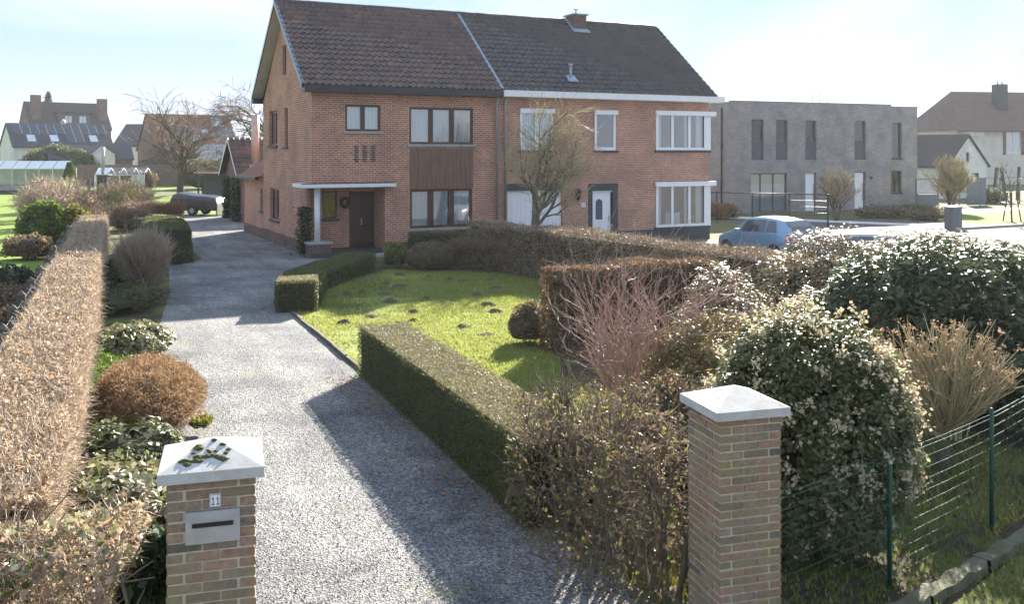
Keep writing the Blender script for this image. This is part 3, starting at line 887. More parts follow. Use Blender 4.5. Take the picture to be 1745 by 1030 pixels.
def window(parent, f, a0, a1, z0, z1, frame, cuts=(0.5,), fw=0.06, inset=0.09, curtain=None, sill=None, glass='glass', back='room_dark', mull=None, cut_h=None, curtain_z=(0, 1)):
    mull = mull or fw
    mb = MB()
    d0, d1 = inset, inset + 0.07
    mbox(mb, f, a0, a0 + fw, z0, z1, d0, d1); mbox(mb, f, a1 - fw, a1, z0, z1, d0, d1)
    mbox(mb, f, a0 + fw, a1 - fw, z0, z0 + fw, d0, d1); mbox(mb, f, a0 + fw, a1 - fw, z1 - fw, z1, d0, d1)
    xs = [a0 + fw] + [a0 + (a1 - a0) * c for c in cuts] + [a1 - fw]
    for c in xs[1:-1]:
        mbox(mb, f, c - mull / 2, c + mull / 2, z0 + fw, z1 - fw, d0 - 0.004, d1)
    w = mb.build('window', M[frame], parent)
    for i in range(len(xs) - 1):
        p0 = xs[i] + (mull / 2 if i > 0 else 0)
        p1 = xs[i + 1] - (mull / 2 if i < len(xs) - 2 else 0)
        m2 = MB(); mbox(m2, f, p0, p1, z0 + fw, z1 - fw, d0 + 0.03, d0 + 0.036); m2.build('pane', M[glass], w)
        if curtain:
            m3 = MB()
            k = max(6, int((p1 - p0) / 0.035))
            zz0 = z0 + fw + (z1 - z0 - 2 * fw) * curtain_z[0]; zz1 = z0 + fw + (z1 - z0 - 2 * fw) * curtain_z[1]
            for j in range(k):
                b0, b1 = p0 + (p1 - p0) * j / k, p0 + (p1 - p0) * (j + 1) / k
                e0, e1 = d1 + 0.012 + 0.016 * (1 + math.sin(j * 1.9)), d1 + 0.012 + 0.016 * (1 + math.sin((j + 1) * 1.9))
                m3.face([f(b0, zz0, e0), f(b1, zz0, e1), f(b1, zz1, e1), f(b0, zz1, e0)], None, True)
            m3.build('curtain', M[curtain], w)
    # the room behind, a shallow box
    m4 = MB()
    D = d1 + (0.5 if curtain else 1.3)
    e = 0.1
    m4.face([f(a0 - e, z0 - e, D), f(a1 + e, z0 - e, D), f(a1 + e, z1 + e, D), f(a0 - e, z1 + e, D)])
    for (p, q) in (((a0 - e, z0 - e), (a1 + e, z0 - e)), ((a1 + e, z0 - e), (a1 + e, z1 + e)), ((a1 + e, z1 + e), (a0 - e, z1 + e)), ((a0 - e, z1 + e), (a0 - e, z0 - e))):
        m4.face([f(*p, d1 + 0.003), f(*q, d1 + 0.003), f(*q, D), f(*p, D)])
    m4.build('room', M[back], w)
    if sill:
        m5 = MB(); mbox(m5, f, a0 - 0.08, a1 + 0.08, z0 - 0.09, z0 - 0.003, -0.06, inset + 0.02); m5.build('sill', M[sill], w)
    return w

front = lambda t0=0.0: (lambda a, z, d: (a, t0 + d, z))        # a wall facing -y of the house
side = lambda s0=0.0: (lambda a, z, d: (s0 + d, a, z))         # a wall facing -x of the house
side_r = lambda s0: (lambda a, z, d: (s0 - d, a, z))           # a wall facing +x
back_w = lambda t0: (lambda a, z, d: (a, t0 - d, z))

# roof tiles: a pantile, 12 quads
def tile_mesh(name, w, l, mat):
    V, F = [], []
    xs = [0, 0.10, 0.28, 0.5, 0.68, 0.84, 1.0]
    zs = [0.045, 0.014, 0.0, 0.004, 0.034, 0.066, 0.045]
    for x, z in zip(xs, zs):
        V += [(x * w * 1.03, -0.02, z - 0.018), (x * w * 1.03, -0.02, z + 0.032), (x * w * 1.03, l * 1.05, z - 0.012)]
    for i in range(6):
        a, b = i * 3, i * 3 + 3
        F += [(a, b, b + 1, a + 1), (a + 1, b + 1, b + 2, a + 2)]
    me = bpy.data.meshes.new(name)
    me.from_pydata(V, [], F)
    me.materials.append(mat)
    return me, np.array(V), np.array(F)

def tile_obj_mat(name, cols, moss):
    m, nt, b, out = new_mat(name)
    oi = nt.nodes.new('ShaderNodeObjectInfo')
    at = nt.nodes.new('ShaderNodeAttribute'); at.attribute_name = 'rnd'
    add = nt.nodes.new('ShaderNodeMath'); add.operation = 'ADD'
    nt.links.new(oi.outputs['Random'], add.inputs[0]); nt.links.new(at.outputs['Fac'], add.inputs[1])
    fr = nt.nodes.new('ShaderNodeMath'); fr.operation = 'FRACT'
    nt.links.new(add.outputs[0], fr.inputs[0])
    r = ramp(nt, [(i / (len(cols) - 1), c) for i, c in enumerate(cols)])
    nt.links.new(fr.outputs[0], r.inputs[0])
    geo = nt.nodes.new('ShaderNodeNewGeometry')
    n = noise(nt, geo.outputs['Position'], 0.7, 6, 0.65)
    rr = ramp(nt, [(0.35, (0.72, 0.74, 0.78)), (0.68, (1.25, 1.18, 1.1))])
    nt.links.new(n.outputs['Fac'], rr.inputs[0])
    col = mixrgb(nt, 1.0, r.outputs[0], rr.outputs[0], 'MULTIPLY')
    n2 = noise(nt, geo.outputs['Position'], 5, 6, 0.7)
    r2 = ramp(nt, [(0.55, (0, 0, 0)), (0.72, (0.55, 0.55, 0.55))])
    nt.links.new(n2.outputs['Fac'], r2.inputs[0])
    col = mixrgb(nt, r2.outputs[0], col, moss)
    nt.links.new(col, b.inputs['Base Color'])
    b.inputs['Roughness'].default_value = 0.5
    b.inputs['Specular IOR Level'].default_value = 0.5
    bump(nt, b, n2.outputs['Fac'], 0.3, 0.01)
    return m
M['tile_red_o'] = tile_obj_mat('tile_red_o', [(0.062, 0.045, 0.043), (0.092, 0.055, 0.047), (0.125, 0.066, 0.053), (0.08, 0.056, 0.052), (0.16, 0.082, 0.062)], (0.085, 0.078, 0.06))
M['tile_dark_o'] = tile_obj_mat('tile_dark_o', [(0.040, 0.036, 0.038), (0.056, 0.047, 0.047), (0.070, 0.054, 0.052), (0.048, 0.043, 0.044)], (0.085, 0.08, 0.06))

def tiled_slope(roof, s0, s1, eave, ridge, mat, w=0.245, l=0.345, n_single=300, cam_local=(0, 0, 0)):
    """eave, ridge: (t, z) in the house frame; the nearest tiles are single parts"""
    (t0, z0), (t1, z1) = eave, ridge
    Ls = math.hypot(t1 - t0, z1 - z0)
    ang = math.atan2(z1 - z0, t1 - t0)
    nr, nc = int(round(Ls / l)), int(round((s1 - s0) / w))
    l, w = Ls / nr, (s1 - s0) / nc
    me, V, F = tile_mesh('roof_tile', w, l, M[mat])
    rot = np.array([[1, 0, 0], [0, math.cos(ang), -math.sin(ang)], [0, math.sin(ang), math.cos(ang)]])
    items = []
    for r_ in range(nr):
        for c in range(nc):
            p = np.array([s0 + c * w, t0 + (t1 - t0) * r_ / nr, z0 + (z1 - z0) * r_ / nr]) + rot @ np.array([rnd.uniform(-0.006, 0.006), rnd.uniform(-0.012, 0.012), 0.02 + rnd.uniform(-0.004, 0.004)])
            items.append((np.linalg.norm(p - np.array(cam_local)), tuple(p), rnd.uniform(-0.012, 0.012)))
    items.sort(key=lambda q: q[0])
    rm = Matrix.Rotation(ang, 4, 'X')
    for d, p, tw in items[:n_single]:
        o = link('roof_tile', me, None, roof)
        o.matrix_local = Matrix.Translation(p) @ rm @ Matrix.Rotation(tw, 4, 'Z')
    rest = items[n_single:]
    if rest:
        VV = np.concatenate([V @ rot.T + np.array(p) for _, p, _ in rest])
        FF = np.concatenate([F + k * len(V) for k in range(len(rest))])
        o = raw_mesh('roof_tiles', VV, FF, M[mat], roof, np.repeat(rng.uniform(0, 1, len(rest)), len(F)))
        o['kind'] = 'stuff'

def ridge_caps(roof, s0, s1, t, z, mat):
    n = int((s1 - s0) / 0.42)
    mb = MB()
    k = (s1 - s0) / n
    prof = [(-0.13, -0.06), (-0.09, 0.03), (0, 0.07), (0.09, 0.03), (0.13, -0.06)]
    for i in range(5 - 1):
        (a, b), (c, d) = prof[i], prof[i + 1]
        mb.face([(0, a, b), (k * 0.97, a * 0.9, b * 0.9), (k * 0.97, c * 0.9, d * 0.9), (0, c, d)], None, False)
        mb.face([(0, a, b), (0, c, d), (0, c * 0.75, d - 0.03), (0, a * 0.75, b - 0.02)])
    o = mb.build('ridge_tile', M[mat], roof)
    for i in range(n):
        q = o if i == 0 else o.copy()
        if i:
            C.objects.link(q); q.parent = roof
        q.location = (s0 + i * k, t, z + rnd.uniform(-0.008, 0.008))

# ------------------------------------------------------------------ the red brick house and its neighbour
HX, HY, HA = -6.95, 33.0, math.atan2(0.438, 0.899)
cam_loc = tuple(Matrix.Rotation(-HA, 3, 'Z') @ Vector((-HX, -HY, 3.67)))
SPL, DEP, WT, RZ = 7.18, 8.3, 5.82, 9.5
gable_top = lambda a: WT + 0.02 + (RZ - 0.12 - WT) * (1 - abs(a - DEP / 2) / (DEP / 2))

house = empty('brick_house', (HX, HY, 0), HA, 'red brick house with open porch, dark wooden windows and reddish tiled roof', 'house')
mb = MB()
f0, sd0 = front(0), side(0)
op_front = [(1.19, 2.49, 4.43, 5.37), (3.58, 6.11, 3.98, 5.33), (3.6, 6.07, 0.9, 2.33), (0.0, 2.66, 0.0, 2.45, 0)]
wall(mb, f0, 0, SPL, 0, WT, op_front, 0.11)
op_side = [(5.55, 7.12, 3.95, 5.37), (3.68, 4.28, 3.9, 5.4), (3.98, 4.62, 6.67, 7.85), (5.22, 6.89, 0.95, 2.22), (0.0, 0.78, 0.0, 2.45, 0)]
wall(mb, sd0, 0, DEP, 0, RZ, op_side, 0.14, gable_top, (DEP / 2,))
wall(mb, back_w(DEP), 0, SPL, 0, WT)
wall(mb, front(1.2), 0.0, 2.66, 0.2, 2.45, [(1.69, 2.70 - 0.05, 0.2, 2.23), (0.71, 1.23, 1.28, 2.27)], 0.08)
wall(mb, side_r(2.66), 0, 1.2, 0.0, 2.45)
wall(mb, front(0.78), 0, 0.1, 0.0, 2.45)
wall(mb, lambda a, z, d: (0.1, a, z), 0.78, 1.2, 0, 2.45)
mb.build('wall', M['brick_red'], house)
pl = MB()
mbox(pl, sd0, 0.8, DEP, -0.05, 0.46, -0.03, 0.05); mbox(pl, f0, 2.66, SPL - 0.3, -0.05, 0.42, -0.03, 0.05)
pl.build('plinth', M['brick_dark'], house)
st = MB()          # soldier courses over the openings
for a0, a1, z in ((1.1, 2.58, 5.37), (3.5, 6.2, 5.33)):
    for i in range(int((a1 - a0) / 0.075)):
        mbox(st, f0, a0 + i * 0.075 + 0.005, a0 + i * 0.075 + 0.068, z + 0.006, z + 0.205, -0.004, 0.05)
o_ = st.build('soldier_course', M['brick_orange'], house); o_['kind'] = 'stuff'
window(house, f0, 1.19, 2.49, 4.43, 5.37, 'frame_wood', (0.5,), 0.075, 0.04, 'curtain', 'concrete', mull=0.15)
window(house, f0, 3.58, 6.11, 3.98, 5.33, 'frame_wood', (0.335, 0.665), 0.08, 0.04, 'curtain', 'concrete', mull=0.17)
window(house, f0, 3.6, 6.07, 0.9, 2.33, 'frame_wood', (0.335, 0.665), 0.09, 0.04, 'curtain', 'concrete', mull=0.21)
window(house, sd0, 5.55, 7.12, 3.95, 5.37, 'frame_wood', (0.5,), 0.09, 0.10, 'curtain', 'bluestone')
window(house, sd0, 3.68, 4.28, 3.9, 5.4, 'frame_wood', (), 0.07, 0.10, None, 'bluestone')
window(house, sd0, 3.98, 4.62, 6.67, 7.85, 'frame_wood', (), 0.07, 0.10, None, None)
window(house, sd0, 5.22, 6.89, 0.95, 2.22, 'frame_wood', (0.5,), 0.09, 0.10, 'curtain', 'bluestone')
fr_ = front(1.2)
window(house, fr_, 0.71, 1.23, 1.28, 2.27, 'frame_wood', (), 0.05, 0.04, None, 'bluestone', glass='yellow_glass')
for k in range(15):      # upright boards between the two tall windows
    w_ = 2.53 / 15
    bx('plank', M['plank_wood'], house, 3.58 + k * w_ + 0.004, 3.58 + (k + 1) * w_ - 0.004, -0.012 - 0.004 * (k % 3), 0.05, 2.345, 3.83)
for c in (1.575, 1.885, 2.195):   # three pierced brick slots
    m_ = MB()
    for i in range(8):
        z = 3.34 + i * 0.076
        m_.box(c - 0.075, c + 0.075, -0.035, 0.02, z, z + 0.045) if i % 2 else m_.box(c - 0.05, c + 0.09, -0.02, 0.02, z, z + 0.05)
    m_.build('brick_ornament', M['bluestone'], house)
# porch
bx('porch_floor', M['bluestone'], house, -0.02, 2.66, -0.25, 1.2, -0.02, 0.18)
bx('porch_step', M['concrete'], house, 0.9, 2.9, -0.62, -0.25, -0.02, 0.09)
can = MB().box(-0.40, 2.95, -0.38, 1.2, 2.452, 2.575).build('canopy', M['white_paint'], house)
bx('canopy_cover', M['bluestone'], can, -0.38, 2.93, -0.36, 0.0, 2.576, 2.60)
MB().tube([(0.24, 0.18, 0.54), (0.24, 0.18, 2.45)], 0.105, 16).build('column', M['white_paint'], house)
ped = MB().box(-0.13, 0.66, -0.14, 0.74, -0.02, 0.48).build('pedestal', M['brick_dark'], house)
bx('pedestal_slab', M['concrete'], ped, -0.18, 0.71, -0.19, 0.79, 0.481, 0.545)
dm = MB(); mbox(dm, fr_, 1.69, 2.65, 0.2, 2.23, 0.05, 0.10)
door = dm.build('door', M['dark_wood'], house)
for a0 in (1.77, 2.21):
    for z0, z1 in ((0.32, 0.92), (1.0, 1.52), (1.60, 2.12)):
        m_ = MB(); mbox(m_, fr_, a0, a0 + 0.36, z0, z1, 0.025, 0.05); m_.build('door_panel', M['frame_wood'], door)
m_ = MB(); mbox(m_, fr_, 2.13, 2.17, 1.0, 1.25, 0.0, 0.05); m_.build('handle', M['zinc'], door)
# roof
roof = empty('roof', (0, 0, 0)); roof.parent = house
EV, RD = (-0.36, 6.0), (DEP / 2, RZ)
def roof_slab(parent, s0, s1, th=0.10):
    m_ = MB()
    e2 = (DEP + 0.36, 6.0)
    for (a, b), nm in (((EV, RD), 0), ((RD, e2), 1)):
        p = [(s0, a[0], a[1]), (s1, a[0], a[1]), (s1, b[0], b[1]), (s0, b[0], b[1])]
        q = [(x, y, z - th) for x, y, z in p]
        m_.face(p); m_.face(q[::-1])
        m_.face([p[0], q[0], q[1], p[1]]); m_.face([p[3], p[2], q[2], q[3]]); m_.face([p[0], p[3], q[3], q[0]]); m_.face([p[1], q[1], q[2], p[2]])
    return m_
roof_slab(roof, -0.42, SPL).build('roof_deck', M['roof_under'], roof)
tiled_slope(roof, -0.42, SPL - 0.05, EV, RD, 'tile_red_o', cam_local=cam_loc)
m_ = roof_slab(roof, -0.42, SPL, 0.0)
bk = MB()
for i in range(17):
    t0_, t1_ = DEP / 2 + (DEP / 2 + 0.36) * i / 17, DEP / 2 + (DEP / 2 + 0.36) * (i + 1) / 17
    zf = lambda t: RZ - (t - DEP / 2) * (RZ - 6.0) / (DEP / 2 + 0.36)
    bk.face([(-0.42, t0_, zf(t0_) + 0.02), (SPL, t0_, zf(t0_) + 0.02), (SPL, t1_, zf(t1_) + 0.055), (-0.42, t1_, zf(t1_) + 0.055)])
bk.build('rear_slope', M['roof_bg'], roof)
ridge_caps(roof, -0.42, SPL, DEP / 2, RZ + 0.05, 'tile_dark_o')
sf = MB()     # pale soffit under the gable overhang and the verge boards
for (a, b) in ((EV, RD), (RD, (DEP + 0.36, 6.0))):
    sf.face([(-0.40, a[0], a[1] - 0.115), (0.02, a[0], a[1] - 0.115), (0.02, b[0], b[1] - 0.115), (-0.40, b[0], b[1] - 0.115)])
sf.build('soffit', M['soffit'], roof)
for (a, b), mt in (((EV, RD), 'lead'), ((RD, (DEP + 0.36, 6.0)), 'white_paint')):
    vb = MB()
    vb.face([(-0.445, a[0], a[1] - 0.13), (-0.445, b[0], b[1] - 0.13), (-0.445, b[0], b[1] + 0.05), (-0.445, a[0], a[1] + 0.05)])
    vb.face([(-0.445, a[0], a[1] + 0.05), (-0.445, b[0], b[1] + 0.05), (-0.35, b[0], b[1] + 0.055), (-0.35, a[0], a[1] + 0.055)])
    vb.build('verge_board', M[mt], roof)
bx('gutter', M['black_paint'], house, -0.36, SPL - 0.02, -0.46, -0.02, 5.76, 6.0)
bx('rear_gutter', M['black_paint'], house, -0.42, SPL, DEP + 0.02, DEP + 0.44, 5.76, 5.98)
ld = MB()
for (a, b) in ((EV, RD),):
    ld.face([(SPL - 0.07, a[0], a[1] + 0.09), (SPL + 0.07, a[0], a[1] + 0.09), (SPL + 0.07, b[0], b[1] + 0.09), (SPL - 0.07, b[0], b[1] + 0.09)])
    ld.face([(SPL - 0.07, a[0], a[1] + 0.09), (SPL - 0.07, b[0], b[1] + 0.09), (SPL - 0.07, b[0], b[1]), (SPL - 0.07, a[0], a[1])])
ld.build('lead_strip', M['lead'], roof)
MB().tube([(SPL - 0.14, -0.10, 0.1), (SPL - 0.14, -0.10, 5.5), (SPL - 0.14, -0.25, 5.77)], 0.045, 8).build('downpipe', M['zinc'], house)
# one-storey part at the back of the side wall
ext = MB()
wall(ext, sd0, DEP, 12.6, 0, 2.65, [(8.45, 8.95, 1.17, 2.12)], 0.12)
wall(ext, back_w(12.6), 0, 3.6, 0, 2.65)
ext.build('annexe_wall', M['brick_red'], house)
window(house, sd0, 8.45, 8.95, 1.17, 2.12, 'frame_wood', (), 0.05, 0.07, None, 'bluestone')
ar = MB().face([(-0.25, DEP, 2.62), (-0.25, 12.8, 2.62), (2.4, 11.2, 4.5), (2.4, DEP, 4.5)][::-1]).face([(-0.25, 12.8, 2.62), (5, 12.8, 2.62), (2.4, 11.2, 4.5)]).build('annexe_roof', M['roof_red_bg'], house)
bx('annexe_gutter', M['black_paint'], ar, -0.36, -0.2, DEP - 0.02, 12.8, 2.5, 2.63)
m_ = MB(); mbox(m_, sd0, DEP + 0.05, 12.6, -0.05, 0.42, -0.03, 0.05); m_.build('annexe_plinth', M['brick_dark'], house)
m_ = MB(); mbox(m_, sd0, 3.85, 4.1, 0.14, 0.34, -0.04, 0.0); m_.build('cellar_vent', M['slot_black'], house)

# wreath by the door and climbers at the porch
wr = empty('wreath', (0, 0, 0), 0, 'dark green leafy wreath hanging beside the wooden front door', 'wreath')
wr.parent = None
Mh = Matrix.Translation((HX, HY, 0)) @ Matrix.Rotation(HA, 4, 'Z')
wr.location = Mh @ Vector((1.5, 1.12, 1.85)); wr.rotation_euler = (0, 0, HA)
th = rng.uniform(0, 2 * math.pi, 700)
P_ = np.column_stack([np.cos(th) * 0.13, np.zeros(700), np.sin(th) * 0.17]) + rng.normal(size=(700, 3)) * 0.03
leaves('foliage', P_, unit(P_), 0.05, 0.03, M['ivy'], wr, 0.8)
MB().tube([(0.13 * math.cos(t), 0, 0.17 * math.sin(t)) for t in np.linspace(0, 6.28, 17)], 0.025, 6).build('ring', M['bark'], wr)

# the right-hand house
rh = empty('brick_house', (HX, HY, 0), HA, 'orange-red brick house with white roller-shutter windows and dark tiled roof', 'house')
mb = MB()
S1 = 17.05
op2 = [(8.08, 9.54, 3.76, 5.38), (11.41, 12.43, 3.76, 5.38), (14.34, S1, 3.77, 5.39, 0), (7.53, 9.94, 0.0, 2.25), (11.11, 12.49, 0.0, 2.43), (14.31, S1, 0.57, 2.43, 0)]
wall(mb, f0, SPL, S1, 0, WT, op2, 0.12)
sr = side_r(S1)
wall(mb, sr, 0, DEP, 0, RZ, [(0, 0.6, 3.77, 5.39, 0), (0, 0.6, 0.57, 2.43, 0)], 0.12, gable_top, (DEP / 2,))
wall(mb, back_w(DEP), SPL, S1, 0, WT)
mb.build('wall', M['brick_orange'], rh)
pl = MB(); mbox(pl, f0, 12.52, S1 + 0.03, -0.05, 0.50, -0.03, 0.05); mbox(pl, sr, 0.06, DEP, -0.05, 0.50, -0.03, 0.05)
pl.build('plinth', M['bluestone'], rh)
def shutter(w, a0, a1, z, dep=0.16, h=0.17):
    m_ = MB(); mbox(m_, f0, a0 - 0.05, a1 + 0.05, z, z + h, -0.10, 0.06); m_.build('shutter_box', M['white_upvc'], w)
    m_ = MB(); mbox(m_, f0, a0 - 0.04, a0 + 0.03, z - 1.4, z - 0.003, -0.05, 0.02)
    m_.build('shutter_rail', M['white_upvc'], w)
w = window(rh, f0, 8.08, 9.54, 3.76, 5.38, 'white_upvc', (0.5,), 0.11, 0.03, 'curtain', 'bluestone', mull=0.16); shutter(w, 8.1, 9.52, 5.20)
w = window(rh, f0, 11.41, 12.43, 3.76, 5.38, 'white_upvc', (), 0.12, 0.03, None, 'bluestone'); shutter(w, 11.43, 12.41, 5.20)
for z0, z1 in ((3.77, 5.39), (0.57, 2.43)):
    w = window(rh, f0, 14.34, S1 + 0.0, z0, z1, 'white_upvc', (0.30, 0.62), 0.11, -0.03, None, 'bluestone', mull=0.12, back='room_dark')
    for c0, c1 in ((14.47, 14.70), (15.86, 16.05), (16.45, 16.75)):
        m_ = MB()
        for j in range(8):
            a, b = c0 + (c1 - c0) * j / 8, c0 + (c1 - c0) * (j + 1) / 8
            m_.face([(a, 0.12 + 0.02 * math.sin(j * 1.8), z0 + 0.12), (b, 0.12 + 0.02 * math.sin((j + 1) * 1.8), z0 + 0.12), (b, 0.12 + 0.02 * math.sin((j + 1) * 1.8), z1 - 0.12), (a, 0.12 + 0.02 * math.sin(j * 1.8), z1 - 0.12)], None, True)
        m_.build('curtain', M['curtain'], w)
    m_ = MB(); mbox(m_, f0, 14.26, S1 + 0.28, z1 - 0.17, z1 + 0.02, -0.16, -0.035); mbox(m_, lambda a, z, d: (S1 + 0.28 - d, a, z), -0.034, 0.7, z1 - 0.17, z1 + 0.02, 0, 0.20)
    m_.build('shutter_box', M['white_upvc'], w)
    m_ = MB(); mbox(m_, f0, S1 - 0.28, S1 + 0.06, z0 + 0.003, z1 - 0.18, -0.05, -0.032); mbox(m_, lambda a, z, d: (S1 + 0.06 - d, a, z), -0.03, 0.6, z0, z1 - 0.18, 0, 0.10)
    m_.build('corner_post', M['white_upvc'], w)
# curtain drawn in the lower corner window, a tied-back one above
m_ = MB()
for j in range(10):
    a = 15.0 + j * 0.07
    m_.face([(a, 0.25 + 0.02 * math.sin(j * 1.7), 0.62), (a + 0.07, 0.25 + 0.02 * math.sin((j + 1) * 1.7), 0.62), (a + 0.07, 0.25 + 0.02 * math.sin((j + 1) * 1.7), 1.15), (a, 0.25 + 0.02 * math.sin(j * 1.7), 1.15)], None, True)
m_.build('net_curtain', M['curtain'], rh)
m_ = MB(); mbox(m_, f0, 7.45, 10.02, 2.2, 2.47, -0.01, 0.10); m_.build('garage_lintel', M['bluestone'], rh)
gd = MB()
mbox(gd, f0, 7.55, 9.92, 0.0, 2.2, 0.09, 0.13)
gdo = gd.build('garage_door', M['white_upvc'], rh)
for k in range(12):
    a0 = 7.57 + k * 0.195
    m_ = MB(); mbox(m_, f0, a0, a0 + 0.183, 0.03, 2.17, 0.075, 0.09); m_.build('plank', M['white_upvc'], gdo)
df = MB()
mbox(df, f0, 11.11, 11.30, 0, 2.43, -0.02, 0.14); mbox(df, f0, 12.24, 12.49, 0, 2.43, -0.02, 0.14); mbox(df, f0, 11.30, 12.24, 2.13, 2.43, -0.02, 0.14)
df.build('door_surround', M['bluestone'], rh)
dm = MB(); mbox(dm, f0, 11.30, 12.18, 0.1, 2.08, 0.07, 0.12)
door2 = dm.build('door', M['white_upvc'], rh)
m_ = MB()
arch = [(11.49, 0.98), (11.81, 0.98), (11.81, 1.72), (11.75, 1.76), (11.70, 1.80), (11.60, 1.80), (11.55, 1.76), (11.49, 1.72)]
m_.face([(a, 0.066, z) for a, z in arch]); m_.build('pane', M['blind_grey'], door2)
m_ = MB(); mbox(m_, f0, 11.58, 11.70, 0.62, 0.68, 0.055, 0.07); m_.build('letter_slot', M['zinc'], door2)
m_ = MB(); mbox(m_, f0, 11.30, 12.24, 2.085, 2.125, 0.0, 0.10); m_.build('door_awning', M['white_upvc'], door2)
m_ = MB(); mbox(m_, f0, 12.08, 12.12, 0.95, 1.12, 0.03, 0.07); m_.build('handle', M['zinc'], door2)
nb = bx('number_plate', M['white_upvc'], rh, 10.78, 10.97, -0.025, 0.0, 1.50, 1.67)
def digit_strokes(ch):
    return {'1': [(0.45, 0.62, 0, 1), (0.25, 0.45, 0.68, 0.82), (0.25, 0.82, -0.02, 0.1)], '3': [(0.1, 0.75, 0, 0.14), (0.15, 0.75, 0.43, 0.57), (0.1, 0.75, 0.86, 1), (0.62, 0.8, 0.1, 0.9)]}[ch]
m_ = MB()
for i, ch in enumerate('13'):
    for a, b, c, d in digit_strokes(ch):
        m_.box(10.81 + i * 0.065 + a * 0.06, 10.81 + i * 0.065 + b * 0.06, -0.029, -0.0255, 1.54 + c * 0.09, 1.54 + d * 0.09)
m_.build('number', M['ink_blue'], nb)
lp = empty('wall_lantern', Mh @ Vector((10.55, -0.02, 1.8)), HA, 'black iron lantern fixed to brick wall between garage and white door', 'lamp')
MB().tube([(0, -0.16, 0.0), (0, -0.16, 0.05), (0, -0.16, 0.32), (0, -0.16, 0.36)], [0.05, 0.07, 0.12, 0.14], 6).build('lamp_glass', M['glass_car'], lp)
MB().tube([(0, -0.16, 0.365), (0, -0.16, 0.40), (0, -0.16, 0.47)], [0.17, 0.12, 0.02], 6).build('lamp_roof', M['black_paint'], lp)
MB().tube([(0, -0.16, -0.06), (0, -0.16, 0.0)], [0.02, 0.06], 6).build('finial', M['black_paint'], lp)
MB().tube([(0, 0.02, 0.2), (0, -0.05, 0.3), (0, -0.16, 0.44)], 0.02, 6).build('bracket', M['black_paint'], lp)
m_ = MB()
for k in range(6):
    t = math.pi * k / 3
    m_.tube([(0.07 * math.cos(t), -0.16 + 0.07 * math.sin(t), 0.04), (0.135 * math.cos(t), -0.16 + 0.135 * math.sin(t), 0.37)], 0.012, 4)
m_.build('lamp_frame', M['black_paint'], lp)
roof2 = empty('roof', (0, 0, 0)); roof2.parent = rh
roof_slab(roof2, SPL + 0.01, S1 + 0.12).build('roof_deck', M['roof_under'], roof2)
tiled_slope(roof2, SPL + 0.06, S1 + 0.15, EV, RD, 'tile_dark_o', cam_local=cam_loc)
bk = MB()
for i in range(17):
    t0_, t1_ = DEP / 2 + (DEP / 2 + 0.36) * i / 17, DEP / 2 + (DEP / 2 + 0.36) * (i + 1) / 17
    bk.face([(SPL + 0.02, t0_, zf(t0_) + 0.02), (S1 + 0.12, t0_, zf(t0_) + 0.02), (S1 + 0.12, t1_, zf(t1_) + 0.055), (SPL + 0.02, t1_, zf(t1_) + 0.055)])
bk.build('rear_slope', M['roof_bg'], roof2)
ridge_caps(roof2, SPL, S1 + 0.12, DEP / 2, RZ + 0.05, 'tile_dark_o')
bx('gutter', M['white_paint'], rh, SPL + 0.0, S1 + 0.5, -0.46, -0.02, 5.79, 6.03)
MB().tube([(SPL + 0.22, -0.10, 0.1), (SPL + 0.22, -0.10, 5.5), (SPL + 0.22, -0.25, 5.79)], 0.05, 8).build('downpipe', M['zinc'], rh)
ch = MB().box(12.42, 13.02, 3.4, 4.2, 8.4, 9.70).build('chimney', M['brick_dark'], roof2)
bx('chimney_slab', M['concrete'], ch, 12.34, 13.10, 3.32, 4.28, 9.701, 9.76)
MB().tube([(12.72, 3.8, 9.76), (12.72, 3.8, 10.0)], 0.04, 6).tube([(12.58, 3.8, 10.0), (12.86, 3.8, 10.0)], 0.02, 5).build('chimney_vent', M['zinc'], ch)
zz = lambda t: 6.07 + (RZ - 6.0) * (t + 0.36) / (DEP / 2 + 0.36)
m_ = MB().face([(12.3, 3.2, zz(3.2) + 0.09), (13.15, 3.2, zz(3.2) + 0.09), (13.1, 3.42, zz(3.42) + 0.11), (12.35, 3.42, zz(3.42) + 0.11)])
m_.face([(12.28, 3.2, zz(3.2) + 0.09), (12.42, 3.2, zz(3.2) + 0.10), (12.42, 4.1, zz(4.1) + 0.11), (12.28, 4.1, zz(4.1) + 0.09)])
m_.build('lead_flashing', M['lead'], roof2)
t_ = 0.35
MB().tube([(10.5, t_, zz(t_)), (10.5, t_, zz(t_) + 0.5)], 0.055, 8).tube([(10.5, t_, zz(t_) + 0.5), (10.5, t_, zz(t_) + 0.6)], 0.085, 8).build('roof_vent', M['zinc'], roof2)
MB().face([(10.3, 0.1, zz(0.1) + 0.07), (10.75, 0.1, zz(0.1) + 0.07), (10.7, 0.45, zz(0.45) + 0.08), (10.33, 0.45, zz(0.45) + 0.08)]).build('vent_flashing', M['lead'], roof2)

